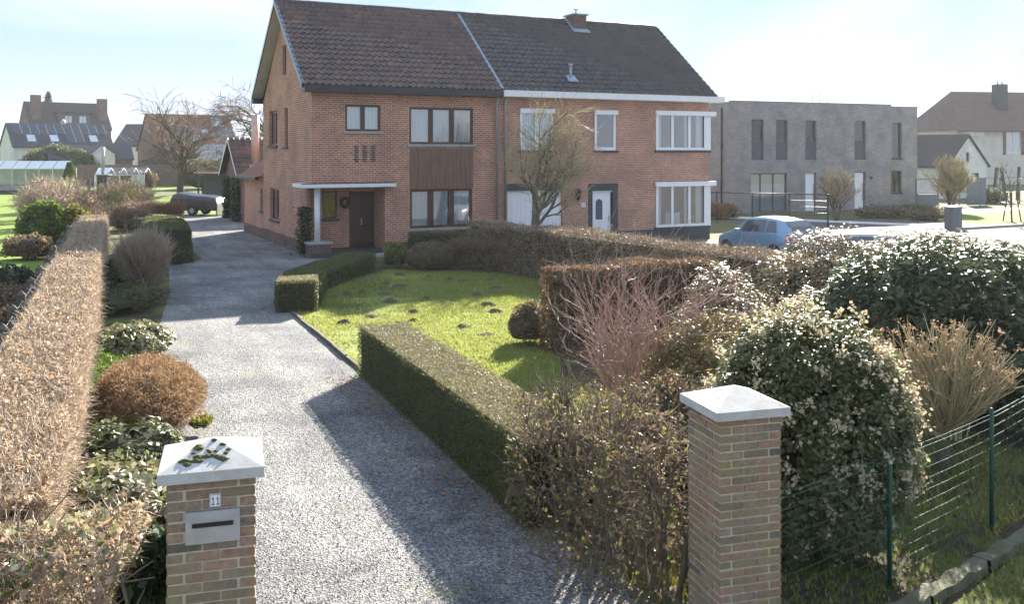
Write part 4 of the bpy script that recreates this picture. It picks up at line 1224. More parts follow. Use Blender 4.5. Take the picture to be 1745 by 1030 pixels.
# ------------------------------------------------------------------ garage behind the house
ga = empty('garage', Mh @ Vector((0.85, 17.8, 0)), HA, 'brick garage with gable, tiled roof and tall pale flue behind the porch house', 'garage')
mb = MB()
gt = lambda a: 2.6 + 1.75 * (1 - abs(a - 2.6) / 2.6)
wall(mb, side(0), 0, 5.2, 0, 4.4, [(2.0, 3.6, 0, 2.2)], 0.15, gt, (2.6,))
wall(mb, front(0), 0, 6, 0, 2.6); wall(mb, back_w(5.2), 0, 6, 0, 2.6); wall(mb, side_r(6), 0, 5.2, 0, 4.4, (), 0.1, gt, (2.6,))
mb.build('wall', M['brick_bg'], ga)
m_ = MB(); mbox(m_, side(0), 2.0, 3.6, 0, 2.2, 0.1, 0.14); m_.build('garage_door', M['white_upvc'], ga)
rf = empty('roof', (0, 0, 0)); rf.parent = ga
rd = MB()
for (a, b) in (((-0.3, 2.42), (2.6, 4.42)), ((2.6, 4.42), (5.5, 2.42))):
    rd.face([(-0.35, a[0], a[1]), (6.2, a[0], a[1]), (6.2, b[0], b[1]), (-0.35, b[0], b[1])])
rd.build('roof_deck', M['roof_under'], rf)
tiled_slope(rf, -0.35, 6.2, (-0.3, 2.44), (2.6, 4.44), 'tile_red_o', 0.30, 0.40, 0)
vb = MB()
for (a, b) in (((-0.3, 2.42), (2.6, 4.42)), ((2.6, 4.42), (5.5, 2.42))):
    vb.face([(-0.37, a[0], a[1] - 0.12), (-0.37, b[0], b[1] - 0.12), (-0.37, b[0], b[1] + 0.08), (-0.37, a[0], a[1] + 0.08)])
vb.build('barge_board', M['white_paint'], rf)
MB().tube([(0.75, 0.6, 2.9), (0.75, 0.6, 5.65)], 0.20, 12).build('flue', M['copper_pipe'], ga)
bx('lead_flashing', M['lead'], rf, 0.4, 1.15, 0.2, 0.95, 2.8, 3.05)
iv = empty('ivy', Mh @ Vector((0.7, 17.8, 0)), HA, 'dark ivy climbing either side of the garage door', 'ivy')
P_ = np.concatenate([np.column_stack([rng.uniform(-0.12, 0.12, 900), rng.uniform(a, b, 900), rng.uniform(0, 2.3, 900)]) for a, b in ((0.6, 2.0), (3.6, 4.9))])
leaves('foliage', P_, np.tile([-1.0, 0, 0.2], (len(P_), 1)), 0.14, 0.12, M['ivy'], iv, 0.6)

# ------------------------------------------------------------------ gate pillars
def brick_piece(name, lx, ly, lz):
    b = 0.004
    V = []
    for z, k in ((0, b), (b, 0), (lz - b, 0), (lz, b)):
        V += [(k, k, z), (lx - k, k, z), (lx - k, ly - k, z), (k, ly - k, z)]
    F = [(0, 3, 2, 1), (12, 13, 14, 15)]
    for r_ in range(3):
        for j in range(4):
            F.append((r_ * 4 + j, r_ * 4 + (j + 1) % 4, r_ * 4 + 4 + (j + 1) % 4, r_ * 4 + 4 + j))
    me = bpy.data.meshes.new(name)
    me.from_pydata(V, [], F)
    me.materials.append(M['pillar_brick'])
    return me
STR = brick_piece('brick', 0.19, 0.09, 0.05)

def pillar(loc, rz, label, skip=None):
    root = empty('gate_pillar', loc, rz, label, 'gate pillar', 'brick pillars of the gateway')
    W, rows, ch = 0.5, 29, 0.0605
    MB().box(0.008, W - 0.008, 0.008, W - 0.008, 0, rows * ch).build('mortar_core', M['mortar'], root)
    for r_ in range(rows):
        z = r_ * ch + 0.008
        lay = []
        for sdi in range(4):
            for k in range(2):
                a = k * 0.2 + (0.105 if r_ % 2 else 0.0) + rnd.uniform(-0.002, 0.002)
                lay.append((sdi, a))
        for sdi, a in lay:
            if skip and sdi == 0 and skip[2] < z + 0.03 < skip[3] and a + 0.19 > skip[0] and a < skip[1] and False:
                continue
            o = link('brick', STR, None, root)
            out = rnd.uniform(-0.002, 0.003)
            m_ = Matrix.Translation((W / 2, W / 2, 0)) @ Matrix.Rotation(sdi * math.pi / 2, 4, 'Z') @ Matrix.Translation((-W / 2 + a + 0.002, -W / 2 - out, z + rnd.uniform(-0.0015, 0.0015)))
            o.matrix_local = m_
    h = rows * ch
    e = 0.047
    cp = MB()
    b0, b1 = h, h + 0.062
    x0, x1 = -e, W + e
    P4 = [(x0, x0), (x1, x0), (x1, x1), (x0, x1)]
    for i in range(4):
        a, b = P4[i], P4[(i + 1) % 4]
        cp.face([(*a, b0), (*b, b0), (*b, b1), (*a, b1)])
        cp.face([(*a, b1), (*b, b1), (W / 2, W / 2, b1 + 0.115)])
    cp.face([(*p, b0) for p in P4][::-1])
    cap = cp.build('cap_stone', M['cap_stone'], root)
    return root, cap, h
PA = math.atan2(0.277, 0.961)
p1, cap1, ph = pillar((-2.0, 5.5, 0), PA, 'gate pillar with letter slot, house number 11 and mossy pale cap')
p2, cap2, ph = pillar((1.486, 6.8, 0), PA, 'gate pillar with clean pale cap beside flowering evergreen and green wire fence')
# letter plate and number
mp = bx('letter_plate', M['steel_plate'], p1, 0.105, 0.41, -0.014, 0.01, 1.385, 1.575)
bx('slot_flap', M['zinc'], mp, 0.108, 0.407, -0.019, -0.0145, 1.525, 1.573)
bx('letter_slot', M['slot_black'], mp, 0.142, 0.372, -0.022, -0.0145, 1.482, 1.506)
npl = bx('number_plate', M['white_upvc'], p1, 0.238, 0.302, -0.012, 0.004, 1.592, 1.668)
m_ = MB()
for i in range(2):
    for a, b, c, d in digit_strokes('1'):
        x = 0.245 + i * 0.026
        m_.box(x + a * 0.026, x + b * 0.026, -0.0145, -0.0125, 1.607 + c * 0.046, 1.607 + d * 0.046)
for a, b, c, d in ((0.2405, 0.2995, 1.5945, 1.5965), (0.2405, 0.2995, 1.6635, 1.6655), (0.2405, 0.2425, 1.597, 1.663), (0.2975, 0.2995, 1.597, 1.663)):
    m_.box(a, b, -0.0145, -0.0125, c, d)
m_.build('number', M['ink_blue'], npl)
# cushions of moss on the cap
hb = ph + 0.062
mo = MB()
for k in range(26):
    u_, v_ = rnd.uniform(-0.22, 0.12), rnd.uniform(-0.24, -0.03)
    if v_ > -abs(u_) * 0.9 and rnd.random() < 0.7:
        u_, v_ = rnd.uniform(-0.15, 0.05), rnd.uniform(-0.2, -0.12)
    z = hb + 0.115 * (1 - max(abs(u_), abs(v_)) / 0.297)
    r_ = rnd.uniform(0.010, 0.026)
    pts = [(0.25 + u_ + rnd.uniform(0.7, 1.6) * r_ * math.cos(t), 0.25 + v_ + rnd.uniform(0.5, 1.0) * r_ * math.sin(t)) for t in np.linspace(0, 2 * math.pi, 8)[:-1]]
    zf_ = lambda x, y: hb + 0.115 * (1 - max(abs(x - 0.25), abs(y - 0.25)) / 0.297)
    c_ = (0.25 + u_, 0.25 + v_, z + r_ * 0.6)
    for a, b in zip(pts, pts[1:] + pts[:1]):
        mo.face([(*a, zf_(*a) + 0.002), (*b, zf_(*b) + 0.002), c_], None, True)
o_ = mo.build('moss', M['moss'], cap1); o_['kind'] = 'stuff'

# ------------------------------------------------------------------ edging of the drive
ed = empty('drive_edging', (-4.95, 21.5, 0), 0, 'thin concrete edging between the gravel drive and lawn hedge', 'edging')
a_, b_ = np.array([-4.97, 21.55]), np.array([1.12, 7.6])
L_ = np.linalg.norm(b_ - a_); n_ = int(L_ / 1.0); d_ = (b_ - a_) / L_
me_k = MB().box(0, L_ / n_ - 0.012, -0.03, 0.03, -0.05, 0.075).build('edging_stone', M['stone_mossy'], ed)
for i in range(n_):
    q = me_k if i == 0 else me_k.copy()
    if i:
        C.objects.link(q); q.parent = ed
    p = d_ * (i * L_ / n_)
    q.location = (p[0] + rnd.uniform(-0.015, 0.015), p[1], rnd.uniform(-0.02, 0.008)); q.rotation_euler = (rnd.uniform(-0.06, 0.06), 0, math.atan2(d_[1], d_[0]) + rnd.uniform(-0.012, 0.012))
# rough stones at the mouth of the drive
es = empty('rough_kerb', (0.55, 8.6, 0), 0, 'row of rough mossy stones at the foot of the twiggy hedge', 'kerb')
for i in range(9):
    m_ = MB()
    w, d, h = rnd.uniform(0.13, 0.2), rnd.uniform(0.09, 0.13), rnd.uniform(0.08, 0.14)
    m_.tube([(0, 0, -0.03), (0.01, 0, h * 0.7), (0, 0.01, h)], [w * 0.55, w * 0.5, w * 0.22], 7)
    o_ = m_.build('stone', M['stone_mossy'], es)
    o_.location = (0.32 + i * 0.105 + rnd.uniform(-0.03, 0.03), 0.05 - i * 0.235, 0); o_.rotation_euler = (0, 0, rnd.uniform(0, 3)); o_.scale = (1.3, 0.8, 1)

# ------------------------------------------------------------------ green wire fence on its kerb
wf = empty('wire_fence', (1.9, 7.1, 0), 0, 'dark green wire mesh fence on mossy kerb beside the gate pillar', 'fence')
FP = [(1.93, 7.02), (3.17, 7.98), (4.65, 9.22), (6.15, 10.75)]
for x, y in FP[1:]:
    MB().tube([(x - 1.9, y - 7.1, -0.1), (x - 1.9, y - 7.1, 1.17), (x - 1.9, y - 7.1, 1.19)], [0.021, 0.021, 0.008], 10).build('post', M['green_post'], wf)
for z in [0.10 + 0.1 * k for k in range(10)] + [1.09, 1.13]:
    m_ = MB()
    pts = []
    for (a, b) in zip(FP, FP[1:]):
        for t in (0, 0.25, 0.5, 0.75):
            sag = -0.012 * math.sin(math.pi * t)
            pts.append((a[0] + (b[0] - a[0]) * t - 1.9, a[1] + (b[1] - a[1]) * t - 7.1, z + sag))
    pts.append((FP[-1][0] - 1.9, FP[-1][1] - 7.1, z))
    m_.tube(pts, 0.0022 if z > 1 else 0.0017, 4, False).build('wire', M['green_wire'], wf)
p0, p1_ = [], []
for (a, b) in zip(FP, FP[1:]):
    n_ = int(math.dist(a, b) / 0.05)
    for i in range(n_):
        x, y = a[0] + (b[0] - a[0]) * i / n_ - 1.9, a[1] + (b[1] - a[1]) * i / n_ - 7.1
        p0.append((x, y, 0.06)); p1_.append((x, y, 1.12))
segments('upright_wires', p0, p1_, np.full(len(p0), 0.0009), np.full(len(p0), 0.0009), M['green_wire'], wf, 3, kind='stuff')
fk = empty('fence_kerb', (1.9, 7.0, 0), 0, 'low mossy concrete kerb under the green wire fence', 'kerb')
KP = [(1.98, 6.72), (3.35, 7.72), (4.9, 9.0), (6.5, 10.6)]
for (a, b) in zip(KP, KP[1:]):
    L_ = math.dist(a, b); an = math.atan2(b[1] - a[1], b[0] - a[0])
    for i in range(2):
        m_ = MB()
        n_ = 8
        for j in range(n_):
            x0, x1 = L_ / 2 * j / n_, L_ / 2 * (j + 1) / n_ - (0.012 if j == n_ - 1 else 0)
            w0, w1 = 0.07 + 0.014 * math.sin(j * 2.1 + i), 0.07 + 0.014 * math.sin((j + 1) * 2.1 + i)
            h0, h1 = 0.085 + 0.018 * math.sin(j * 1.7 + i), 0.085 + 0.018 * math.sin((j + 1) * 1.7 + i)
            m_.face([(x0, -w0, h0), (x1, -w1, h1), (x1, w1, h1), (x0, w0, h0)])
            m_.face([(x0, -w0 - 0.02, -0.05), (x1, -w1 - 0.02, -0.05), (x1, -w1, h1), (x0, -w0, h0)])
            m_.face([(x1, w1 + 0.02, -0.05), (x0, w0 + 0.02, -0.05), (x0, w0, h0), (x1, w1, h1)])
        o_ = m_.build('kerb_stone', M['stone_mossy'], fk)
        o_.location = (a[0] + (b[0] - a[0]) * i / 2 - 1.9, a[1] + (b[1] - a[1]) * i / 2 - 7.0, 0); o_.rotation_euler = (0, 0, an)

# ------------------------------------------------------------------ hedges
dirk = np.array([-0.4376, 1.0])
hedge('yew_hedge', 'clipped yew hedge with sunlit brownish top along the gravel drive', [(0.50, 9.35), (-2.17, 15.75)], 0.80, 0.87, 62000, 0.032, 0.012, 'yew', 'core_green', top_leaf='yew_tan_lit', bump_a=0.022, inset=0.045)
LH = lambda Y, o: (-0.47 - 0.413 * Y - o, Y)
hedge('beech_hedge', 'long pale brown clipped hedge with concrete posts along its far side', [LH(6.2, 0.45), LH(14, 0.45), LH(24, 0.45), LH(35, 0.45)], 0.92, 1.4, 40000, 0.05, 0.03, 'beech_dry', 'core_brown', twig='twig_pale', ntw=42000, tl=0.17, tr=0.0036, bump_a=0.06, inset=0.12, rr=0.1)
# loose end of the beech hedge towards the street, on bare stems
def bare_hedge(name, label, pts, width, h0, h1, n_leaf, leaf, n_tw, twig, n_stem, L=0.05, W=0.03, extra=None, tl=0.2, stem_r=(0.013, 0.03), side=0.2):
    root = hedge(name, label, pts, width, h1, n_leaf, L, W, leaf, 'core_brown', h0, twig, n_tw, tl, 0.0035, bump_a=0.10, core_on=False, extra=extra)
    a, b = np.array(pts[0]), np.array(pts[-1])
    off = a
    P0, P1, r0, r1 = [], [], [], []
    for i in range(n_stem):
        t = (i + rnd.uniform(0.2, 0.8)) / n_stem
        p = a + (b - a) * t - off + np.array([rnd.gauss(0, 0.07), rnd.gauss(0, 0.07)])
        q = np.array([p[0], p[1], -0.03]); d = np.array([rnd.gauss(0, 0.06), rnd.gauss(0, 0.06), 1.0]); r_ = rnd.uniform(*stem_r)
        for k in range(6):
            d = d + np.array([rnd.gauss(0, 0.10), rnd.gauss(0, 0.10), 0.0])
            e = q + d / np.linalg.norm(d) * h1 * 0.95 / 6
            P0.append(q); P1.append(e); r0.append(r_ * (1 - k * 0.11)); r1.append(r_ * (1 - (k + 1) * 0.11)); q = e
            if k > 0:
                for _ in range(3):
                    f = e + np.array([rnd.gauss(0, side), rnd.gauss(0, side), rnd.uniform(0.05, 0.35)])
                    P0.append(e); P1.append(f); r0.append(0.007); r1.append(0.003)
    segments('stems', P0, P1, r0, r1, M['bark_green'], root, 5, kind='stuff')
    return root
bare_hedge('beech_hedge', 'loose half-bare hedge on thin stems beside the letter-slot pillar', [(-2.35, 5.75), (-4.2, 5.55)], 0.75, 0.45, 1.36, 6500, 'beech_dry', 5200, 'twig_pale', 9, tl=0.12, extra=('variegated', 1500, 0.06, 0.035))
bare_hedge('beech_hedge', 'thin leggy hedge of bare stems at the end of the yew hedge', [(0.42, 9.45), (1.30, 7.50)], 1.0, 0.15, 1.36, 2300, 'beech_dark', 2000, 'twig_brown', 44, extra=('weeds', 700, 0.05, 0.03), stem_r=(0.012, 0.03), side=0.11)
# hedges by the house
hedge('yew_hedge', 'low dark green yew hedge leading from the drive to the porch', [(-5.1, 22.6), (-5.45, 25.2), (-4.75, 29.6)], 1.1, 0.56, 30000, 0.05, 0.02, 'yew', 'core_green', bump_a=0.03)
hedge('yew_block', 'cube of clipped yew with sunlit top at the lawn corner', [(-4.93, 21.75), (-5.13, 22.75)], 0.95, 0.74, 14000, 0.042, 0.017, 'yew', 'core_green', top_leaf='yew_tan_lit', bump_a=0.02)
hedge('box_hedge', 'dark green hedge below the three-pane window', [tuple((Mh @ Vector((3.3, -1.15, 0))).xy), tuple((Mh @ Vector((6.7, -1.15, 0))).xy)], 1.0, 0.82, 16000, 0.06, 0.03, 'yew', 'core_green', bump_a=0.03)
hedge('yew_hedge', 'rounded dark yew hedge across the drive from the house wall', [(-11.25, 31.2), (-13.3, 36.2)], 1.5, 1.22, 20000, 0.06, 0.03, 'yew', 'core_green', bump_a=0.07, rr=0.25)
hedge('beech_hedge', 'brown hedge dividing the two front gardens and running towards the road', [(-1.1, 30.4), (2.06, 26.2), (3.97, 23.1), (5.6, 20.2), (6.9, 17.5)], 0.95, 1.5, 26000, 0.06, 0.035, 'beech_dark', 'core_brown', twig='twig_pale', ntw=16000, tl=0.2, tr=0.005, bump_a=0.09, inset=0.12, rr=0.12)
hedge('beech_hedge', 'low brown thicket hedge at the shaded back of the lawn', [(-1.75, 29.9), (0.6, 28.6)], 0.9, 0.95, 9000, 0.06, 0.035, 'beech_dark', 'core_brown', twig='twig_brown', ntw=5000, tl=0.2, tr=0.005, bump_a=0.12, inset=0.12, rr=0.2)
hedge('beech_hedge', 'brown and green hedge ending in orange leaves at the lawn', [(0.75, 17.3), (3.9, 19.1)], 0.9, 1.55, 16000, 0.06, 0.035, 'beech_dark', 'core_brown', twig='twig_brown', ntw=10000, tl=0.2, tr=0.004, bump_a=0.08, extra=('beech_orange', 2600, 0.07, 0.045), inset=0.12, rr=0.15)
hedge('beech_hedge', 'small brown hedge on short trunks beside the covered trailer', [(-17.0, 48.6), (-20.4, 50.4)], 0.7, 1.05, 5000, 0.09, 0.05, 'beech_orange', 'core_brown', z0=0.5, twig='twig_brown', ntw=2500, tl=0.25, tr=0.008, inset=0.12)
# ------------------------------------------------------------------ fence posts along the neighbour's garden
fc = empty('post_fence', (-7.07, 13.24, 0), 0, 'old concrete post fence along the back of the pale brown hedge', 'fence')
Ys = [11.6, 13.24, 14.88, 16.41, 18.2, 20.1, 22.0, 24.0, 26.1, 28.4, 31.4, 34.9, 37.6, 40.8]
me_p = None
for y in Ys:
    if me_p is None:
        m_ = MB().box(-0.07, 0.07, -0.07, 0.07, -0.05, 1.22)
        m_.face([(-0.07, -0.07, 1.22), (0.07, -0.07, 1.22), (0, 0, 1.30)]).face([(0.07, -0.07, 1.22), (0.07, 0.07, 1.22), (0, 0, 1.30)]).face([(0.07, 0.07, 1.22), (-0.07, 0.07, 1.22), (0, 0, 1.30)]).face([(-0.07, 0.07, 1.22), (-0.07, -0.07, 1.22), (0, 0, 1.30)])
        o_ = m_.build('post', M['post_mossy'], fc); me_p = o_
    else:
        o_ = me_p.copy(); C.objects.link(o_); o_.parent = fc
    o_.location = (-1.66 - 0.413 * y + 7.07, y - 13.24, 0); o_.rotation_euler = (rnd.uniform(-0.03, 0.03), rnd.uniform(-0.03, 0.03), 0.4)
for z in (0.5, 0.85, 1.12):
    MB().tube([(-1.66 - 0.413 * y + 7.07, y - 13.24, z) for y in Ys], 0.004, 4, False).build('wire', M['zinc'], fc)

# ------------------------------------------------------------------ shrubs, right side of the garden
shrub('flowering_evergreen', 'tall dark evergreen shrub with cream flower heads behind the right gate pillar', (2.72, 8.75, 0), 1.02, 0.85, 2.27, 62000, 0.058, 0.030, 'glossy', n_cl=330, cr=0.17, core_s=0.66, spread=0.6, face=0.42, flowers=('flower', 430, 0.07, 16), tips=('ochre_leaf', 1500, 0.06, 0.028), droop=0.15)
shrub('rhododendron', 'big dark glossy rhododendron rising above the wire fence', (6.15, 13.6, 0), 2.0, 1.6, 2.5, 34000, 0.12, 0.042, 'rhodo', n_cl=330, cr=0.25, core_s=0.66, spread=0.55, droop=0.1, face=0.5)
shrub('rhododendron', 'dark evergreen spreading below the big rhododendron at the fence', (6.9, 12.0, 0), 1.1, 0.9, 1.6, 9000, 0.12, 0.04, 'rhodo', n_cl=120, cr=0.22, core_s=0.7, spread=0.55, face=0.35)
shrub('pieris_bush', 'evergreen bush with pinkish glinting shoots beside the brown hedge', (3.35, 15.3, 0), 0.85, 0.8, 1.95, 11000, 0.07, 0.026, 'pieris', n_cl=120, cr=0.18, core_s=0.64, spread=0.5, face=0.35)
shrub('pieris_bush', 'broad glinting bush in front of the parked silver car', (5.6, 16.9, 0), 1.4, 1.1, 2.42, 17000, 0.075, 0.030, 'pieris', n_cl=150, cr=0.22, core_s=0.64, spread=0.5, face=0.35)
shrub('pieris_bush', 'tall glinting bush rising behind the rhododendron', (7.4, 17.3, 0), 1.5, 1.0, 2.38, 14000, 0.08, 0.032, 'pieris', n_cl=140, cr=0.22, core_s=0.64, spread=0.5, face=0.35)
shrub('pieris_bush', 'glinting bush filling the gap beside the rhododendron', (4.55, 13.9, 0), 0.95, 0.8, 1.75, 11000, 0.07, 0.028, 'pieris', n_cl=110, cr=0.2, core_s=0.64, spread=0.5, face=0.35)
shrub('yellow_bush', 'low bush of yellowish leaves between the twiggy bush and dark evergreen', (2.75, 11.9, 0), 1.2, 0.8, 1.75, 20000, 0.055, 0.03, 'ochre_leaf', 'core_brown', n_cl=150, cr=0.17, core_s=0.6, face=0.6)
shrub('leafy_bush', 'small brown-green bush against the orange-leaved hedge end', (0.35, 18.2, 0), 0.5, 0.5, 0.85, 4500, 0.06, 0.03, 'beech_dark', 'core_brown', n_cl=40, cr=0.14)
shrub('leafy_bush', 'dull green bush under the red-twigged bush', (1.75, 10.6, 0), 1.0, 0.8, 1.25, 12000, 0.05, 0.025, 'beech_dark', 'core_brown', n_cl=90, cr=0.17, core_s=0.75, tips=('pieris', 2500, 0.05, 0.025))

# hydrangea: fan of straw-coloured stems with dry flower heads
def fan_bush(name, label, loc, n, h, spread, rad, mat, heads=None, kids=4, head_size=0.06, trunk=None, cat='shrub'):
    root = empty(name, loc, 0, label, cat)
    P0, P1, r0, r1, tips = [], [], [], [], []
    for i in range(n):
        a = rnd.uniform(0, 2 * math.pi); s = math.sqrt(rnd.uniform(0.0, 1.0)) * spread
        p = np.array([rnd.gauss(0, 0.09), rnd.gauss(0, 0.09), trunk or 0.0]); top = np.array([math.cos(a) * s, math.sin(a) * s, h * rnd.uniform(0.72, 1.03) * (1 - 0.22 * (s / spread) ** 2)])
        mid = p * 0.55 + top * 0.45 + np.array([math.cos(a), math.sin(a), 0]) * s * 0.12 + np.array([rnd.gauss(0, 0.04), rnd.gauss(0, 0.04), 0])
        for (x, y, u_, v_) in ((p, mid, rad, rad * 0.75), (mid, top, rad * 0.75, rad * 0.45)):
            P0.append(x); P1.append(y); r0.append(u_); r1.append(v_)
        tips.append(top)
        for _ in range(kids):
            t = rnd.uniform(0.15, 0.85); b = mid + (top - mid) * t
            e = b + (top - mid) * rnd.uniform(0.25, 0.55) + np.array([rnd.gauss(0, 0.09), rnd.gauss(0, 0.09), rnd.uniform(0, 0.08)])
            P0.append(b); P1.append(e); r0.append(rad * 0.5); r1.append(rad * 0.3); tips.append(e)
    segments('stems', P0, P1, r0, r1, M[mat], root, 4, kind='stuff')
    if trunk:
        MB().tube([(0, 0, -0.03), (0.02, 0, trunk * 0.6), (0, 0.02, trunk * 1.1)], [0.085, 0.075, 0.09], 9).build('trunk', M['bark_green'], root)
    if heads:
        T = np.array(tips)
        T = T[rng.uniform(0, 1, len(T)) < heads[1]]
        P = np.repeat(T, heads[2], 0) + rng.normal(size=(len(T) * heads[2], 3)) * head_size * np.array([0.5, 0.5, 0.35])
        leaves('flower_heads', P, np.tile([0, 0, 1.0], (len(P), 1)), head_size * 0.5, head_size * 0.4, M[heads[0]], root, 0.85)
    return root
fan_bush('hydrangea', 'fan of straw-coloured stems with dry brown flower heads behind the wire fence', (4.95, 10.95, 0), 190, 1.72, 0.80, 0.0115, 'twig_straw', ('dry_flower', 0.34, 12), 2, 0.055, 0.42)
tree('red_twig_bush', 'bare bush of long reddish twigs in the middle of the garden', (1.62, 12.3, 0), 1.45, 0.012, 3, dict(wig=0.15, up=0.08, kids=[0.8, 1.0, 0.8], len=0.62, rr=0.6, ang=0.55, taper=0.6, stem_spread=0.62, low=True), 'twig_red', 'twig_red', 'shrub', stems=26, min_r=0.003)
fan_bush('vase_shrub', 'round clipped leafless shrub on the bed beside the drive', (-9.75, 25.1, 0), 230, 1.62, 0.78, 0.009, 'twig_pale', None, 8)
_v = bpy.data.objects['vase_shrub']
P, N = clumps(0.72, 0.72, 1.62, 60, 0.16, 9000, 0.5)
twigs_at('fine_twigs', P, N, 0.12, 0.005, M['twig_pale'], _v, 0.3, 0.6)

# ------------------------------------------------------------------ shrubs by the house and left bed
shrub('yellow_bush', 'little yellow-green bush beside the brown dome shrub', (-3.72, 30.2, 0), 0.42, 0.42, 0.85, 3000, 0.08, 0.04, 'yellow_leaf', n_cl=40, cr=0.13)
shrub('dome_shrub', 'smooth brown clipped dome shrub below the window', (-2.5, 29.75, 0), 0.92, 0.8, 0.92, 26000, 0.04, 0.02, 'beech_dark', 'core_brown', n_cl=420, cr=0.08, core_s=0.88)
_s = empty('column_shrub', Mh @ Vector((-0.12, 0.55, 0)), 0, 'narrow dark climber growing up beside the white porch column', 'climber')
P_ = np.column_stack([rng.normal(0, 0.13, 2600), rng.normal(0, 0.13, 2600), rng.uniform(0.1, 1.75, 2600)])
leaves('foliage', P_, unit(P_ * np.array([1, 1, 0.1])), 0.08, 0.05, M['ivy'], _s, 0.7)
MB().tube([(0, 0, 0), (0.02, 0, 0.9), (0, 0.02, 1.6)], 0.02, 6).build('stem', M['bark'], _s)
shrub('variegated_shrub', 'cream-variegated low shrub at the edge of the gravel', (-6.75, 16.9, 0), 0.75, 0.75, 0.66, 5200, 0.085, 0.05, 'variegated', n_cl=60, cr=0.13, face=0.5)
shrub('heather', 'rust-brown heather mound beside the drive', (-4.95, 13.0, 0), 0.74, 1.5, 0.84, 40000, 0.055, 0.012, 'heather', 'core_brown', n_cl=420, cr=0.13, core_s=0.74, spread=0.45, rz=0.39)
shrub('leafy_shrub', 'mixed green and reddish leafy shrub behind the letter-slot pillar', (-3.3, 7.9, 0), 0.85, 1.05, 1.12, 11000, 0.065, 0.038, 'pieris', n_cl=90, cr=0.17, face=0.4, tips=('variegated', 2200, 0.06, 0.035))
shrub('leafy_shrub', 'dark leafy shrub at the foot of the heather mound', (-4.15, 10.4, 0), 0.7, 0.7, 0.75, 5000, 0.07, 0.035, 'glossy', n_cl=50, cr=0.16, face=0.45)
shrub('ivy_bush', 'dark ivy against the side of the letter-slot pillar', (-2.3, 6.0, 0), 0.28, 0.35, 1.35, 2600, 0.08, 0.06, 'ivy', n_cl=40, cr=0.13, cat='ivy')
shrub('ground_cover', 'dark evergreen ground cover below the clipped leafless shrub', (-9.4, 22.3, 0), 1.2, 1.9, 0.5, 8000, 0.09, 0.045, 'glossy', n_cl=90, cr=0.18)
shrub('ground_cover', 'dark evergreen plants in the shade along the brown hedge', (-10.6, 25.3, 0), 0.6, 2.4, 0.8, 6000, 0.09, 0.045, 'ivy', n_cl=80, cr=0.18)
shrub('grassy_clump', 'bright green grassy clump between the hedge and heather', (-6.15, 14.3, 0), 0.42, 1.2, 0.5, 6500, 0.12, 0.018, 'lime_leaf', n_cl=50, cr=0.15, cat='plant')
shrub('grassy_clump', 'fresh green ground cover behind the leafy shrub at the pillar', (-4.75, 10.9, 0), 0.55, 0.9, 0.4, 6000, 0.10, 0.02, 'lime_leaf', n_cl=60, cr=0.14, cat='plant')
shrub('grassy_clump', 'green leafy tuft between the variegated shrub and the hedge', (-7.0, 15.6, 0), 0.4, 0.7, 0.45, 4000, 0.10, 0.02, 'lime_leaf', n_cl=50, cr=0.14, cat='plant')
shrub('sedum_clump', 'small yellow-green cushion at the gravel edge by the heather', (-4.05, 12.35, 0), 0.16, 0.2, 0.2, 900, 0.04, 0.025, 'yellow_leaf', n_cl=20, cr=0.06, cat='plant')
# neighbour's garden on the left
shrub('laurel_bush', 'round yellow-green bush on the neighbouring lawn', (-17.9, 36.2, 0), 0.95, 0.9, 1.9, 9000, 0.12, 0.07, 'lime_leaf', n_cl=80, cr=0.22)
shrub('yellow_bush', 'sunlit yellow bush beside the round bush on the lawn', (-17.0, 37.0, 0), 0.7, 0.7, 1.7, 5000, 0.11, 0.06, 'yellow_leaf', n_cl=50, cr=0.2)
shrub('brown_bush', 'low brown bush below the round yellow-green bush', (-16.6, 32.6, 0), 0.9, 0.8, 0.95, 5000, 0.10, 0.05, 'beech_dark', 'core_brown', n_cl=50, cr=0.2)
for i, (x, y, r_, h, mt, lb) in enumerate([(-9.6, 18.0, 0.8, 0.75, 'beech_dark', 'low brown plants behind the concrete posts'), (-8.6, 15.4, 0.7, 0.8, 'beech_orange', 'rust-coloured plants behind the concrete posts'), (-11.7, 21.5, 1.0, 0.7, 'beech_dark', 'dark brown plants near the neighbouring path'), (-13.6, 25.0, 1.1, 0.7, 'ivy', 'dark green plants near the neighbouring lawn edge')]):
    shrub('border_plants', lb, (x, y, 0), r_, r_ * 1.1, h, 4000, 0.09, 0.045, mt, 'core_brown', n_cl=50, cr=0.2, cat='plants')
sheet('garden_path', [(-14.2, 22.0), (-12.6, 24.2), (-16, 28.5), (-30, 29), (-30, 26)], 0.012, M['concrete'])
BR = [(-19.5, 42.5, 1.3, 1.9), (-22.5, 46.5, 1.6, 2.1), (-21.0, 52.0, 1.5, 2.0), (-25.5, 52.0, 1.7, 2.2), (-24.0, 58.0, 1.6, 2.0), (-28.0, 58.5, 1.8, 2.2), (-18.0, 44.8, 1.0, 1.3)]
BRL = ['brown leafless shrub touching the far end of the long hedge', 'pale tangled leafless shrub standing behind the one at the hedge end', 'tangled brown shrub beside the little trunk-hedge and trailer', 'pale tangled shrub in front of the conifer',
       'brown tangled shrub in front of the glass shed', 'pale twiggy shrub between the conifer and stove hut', 'low brown tangle next to the flat clipped dome']
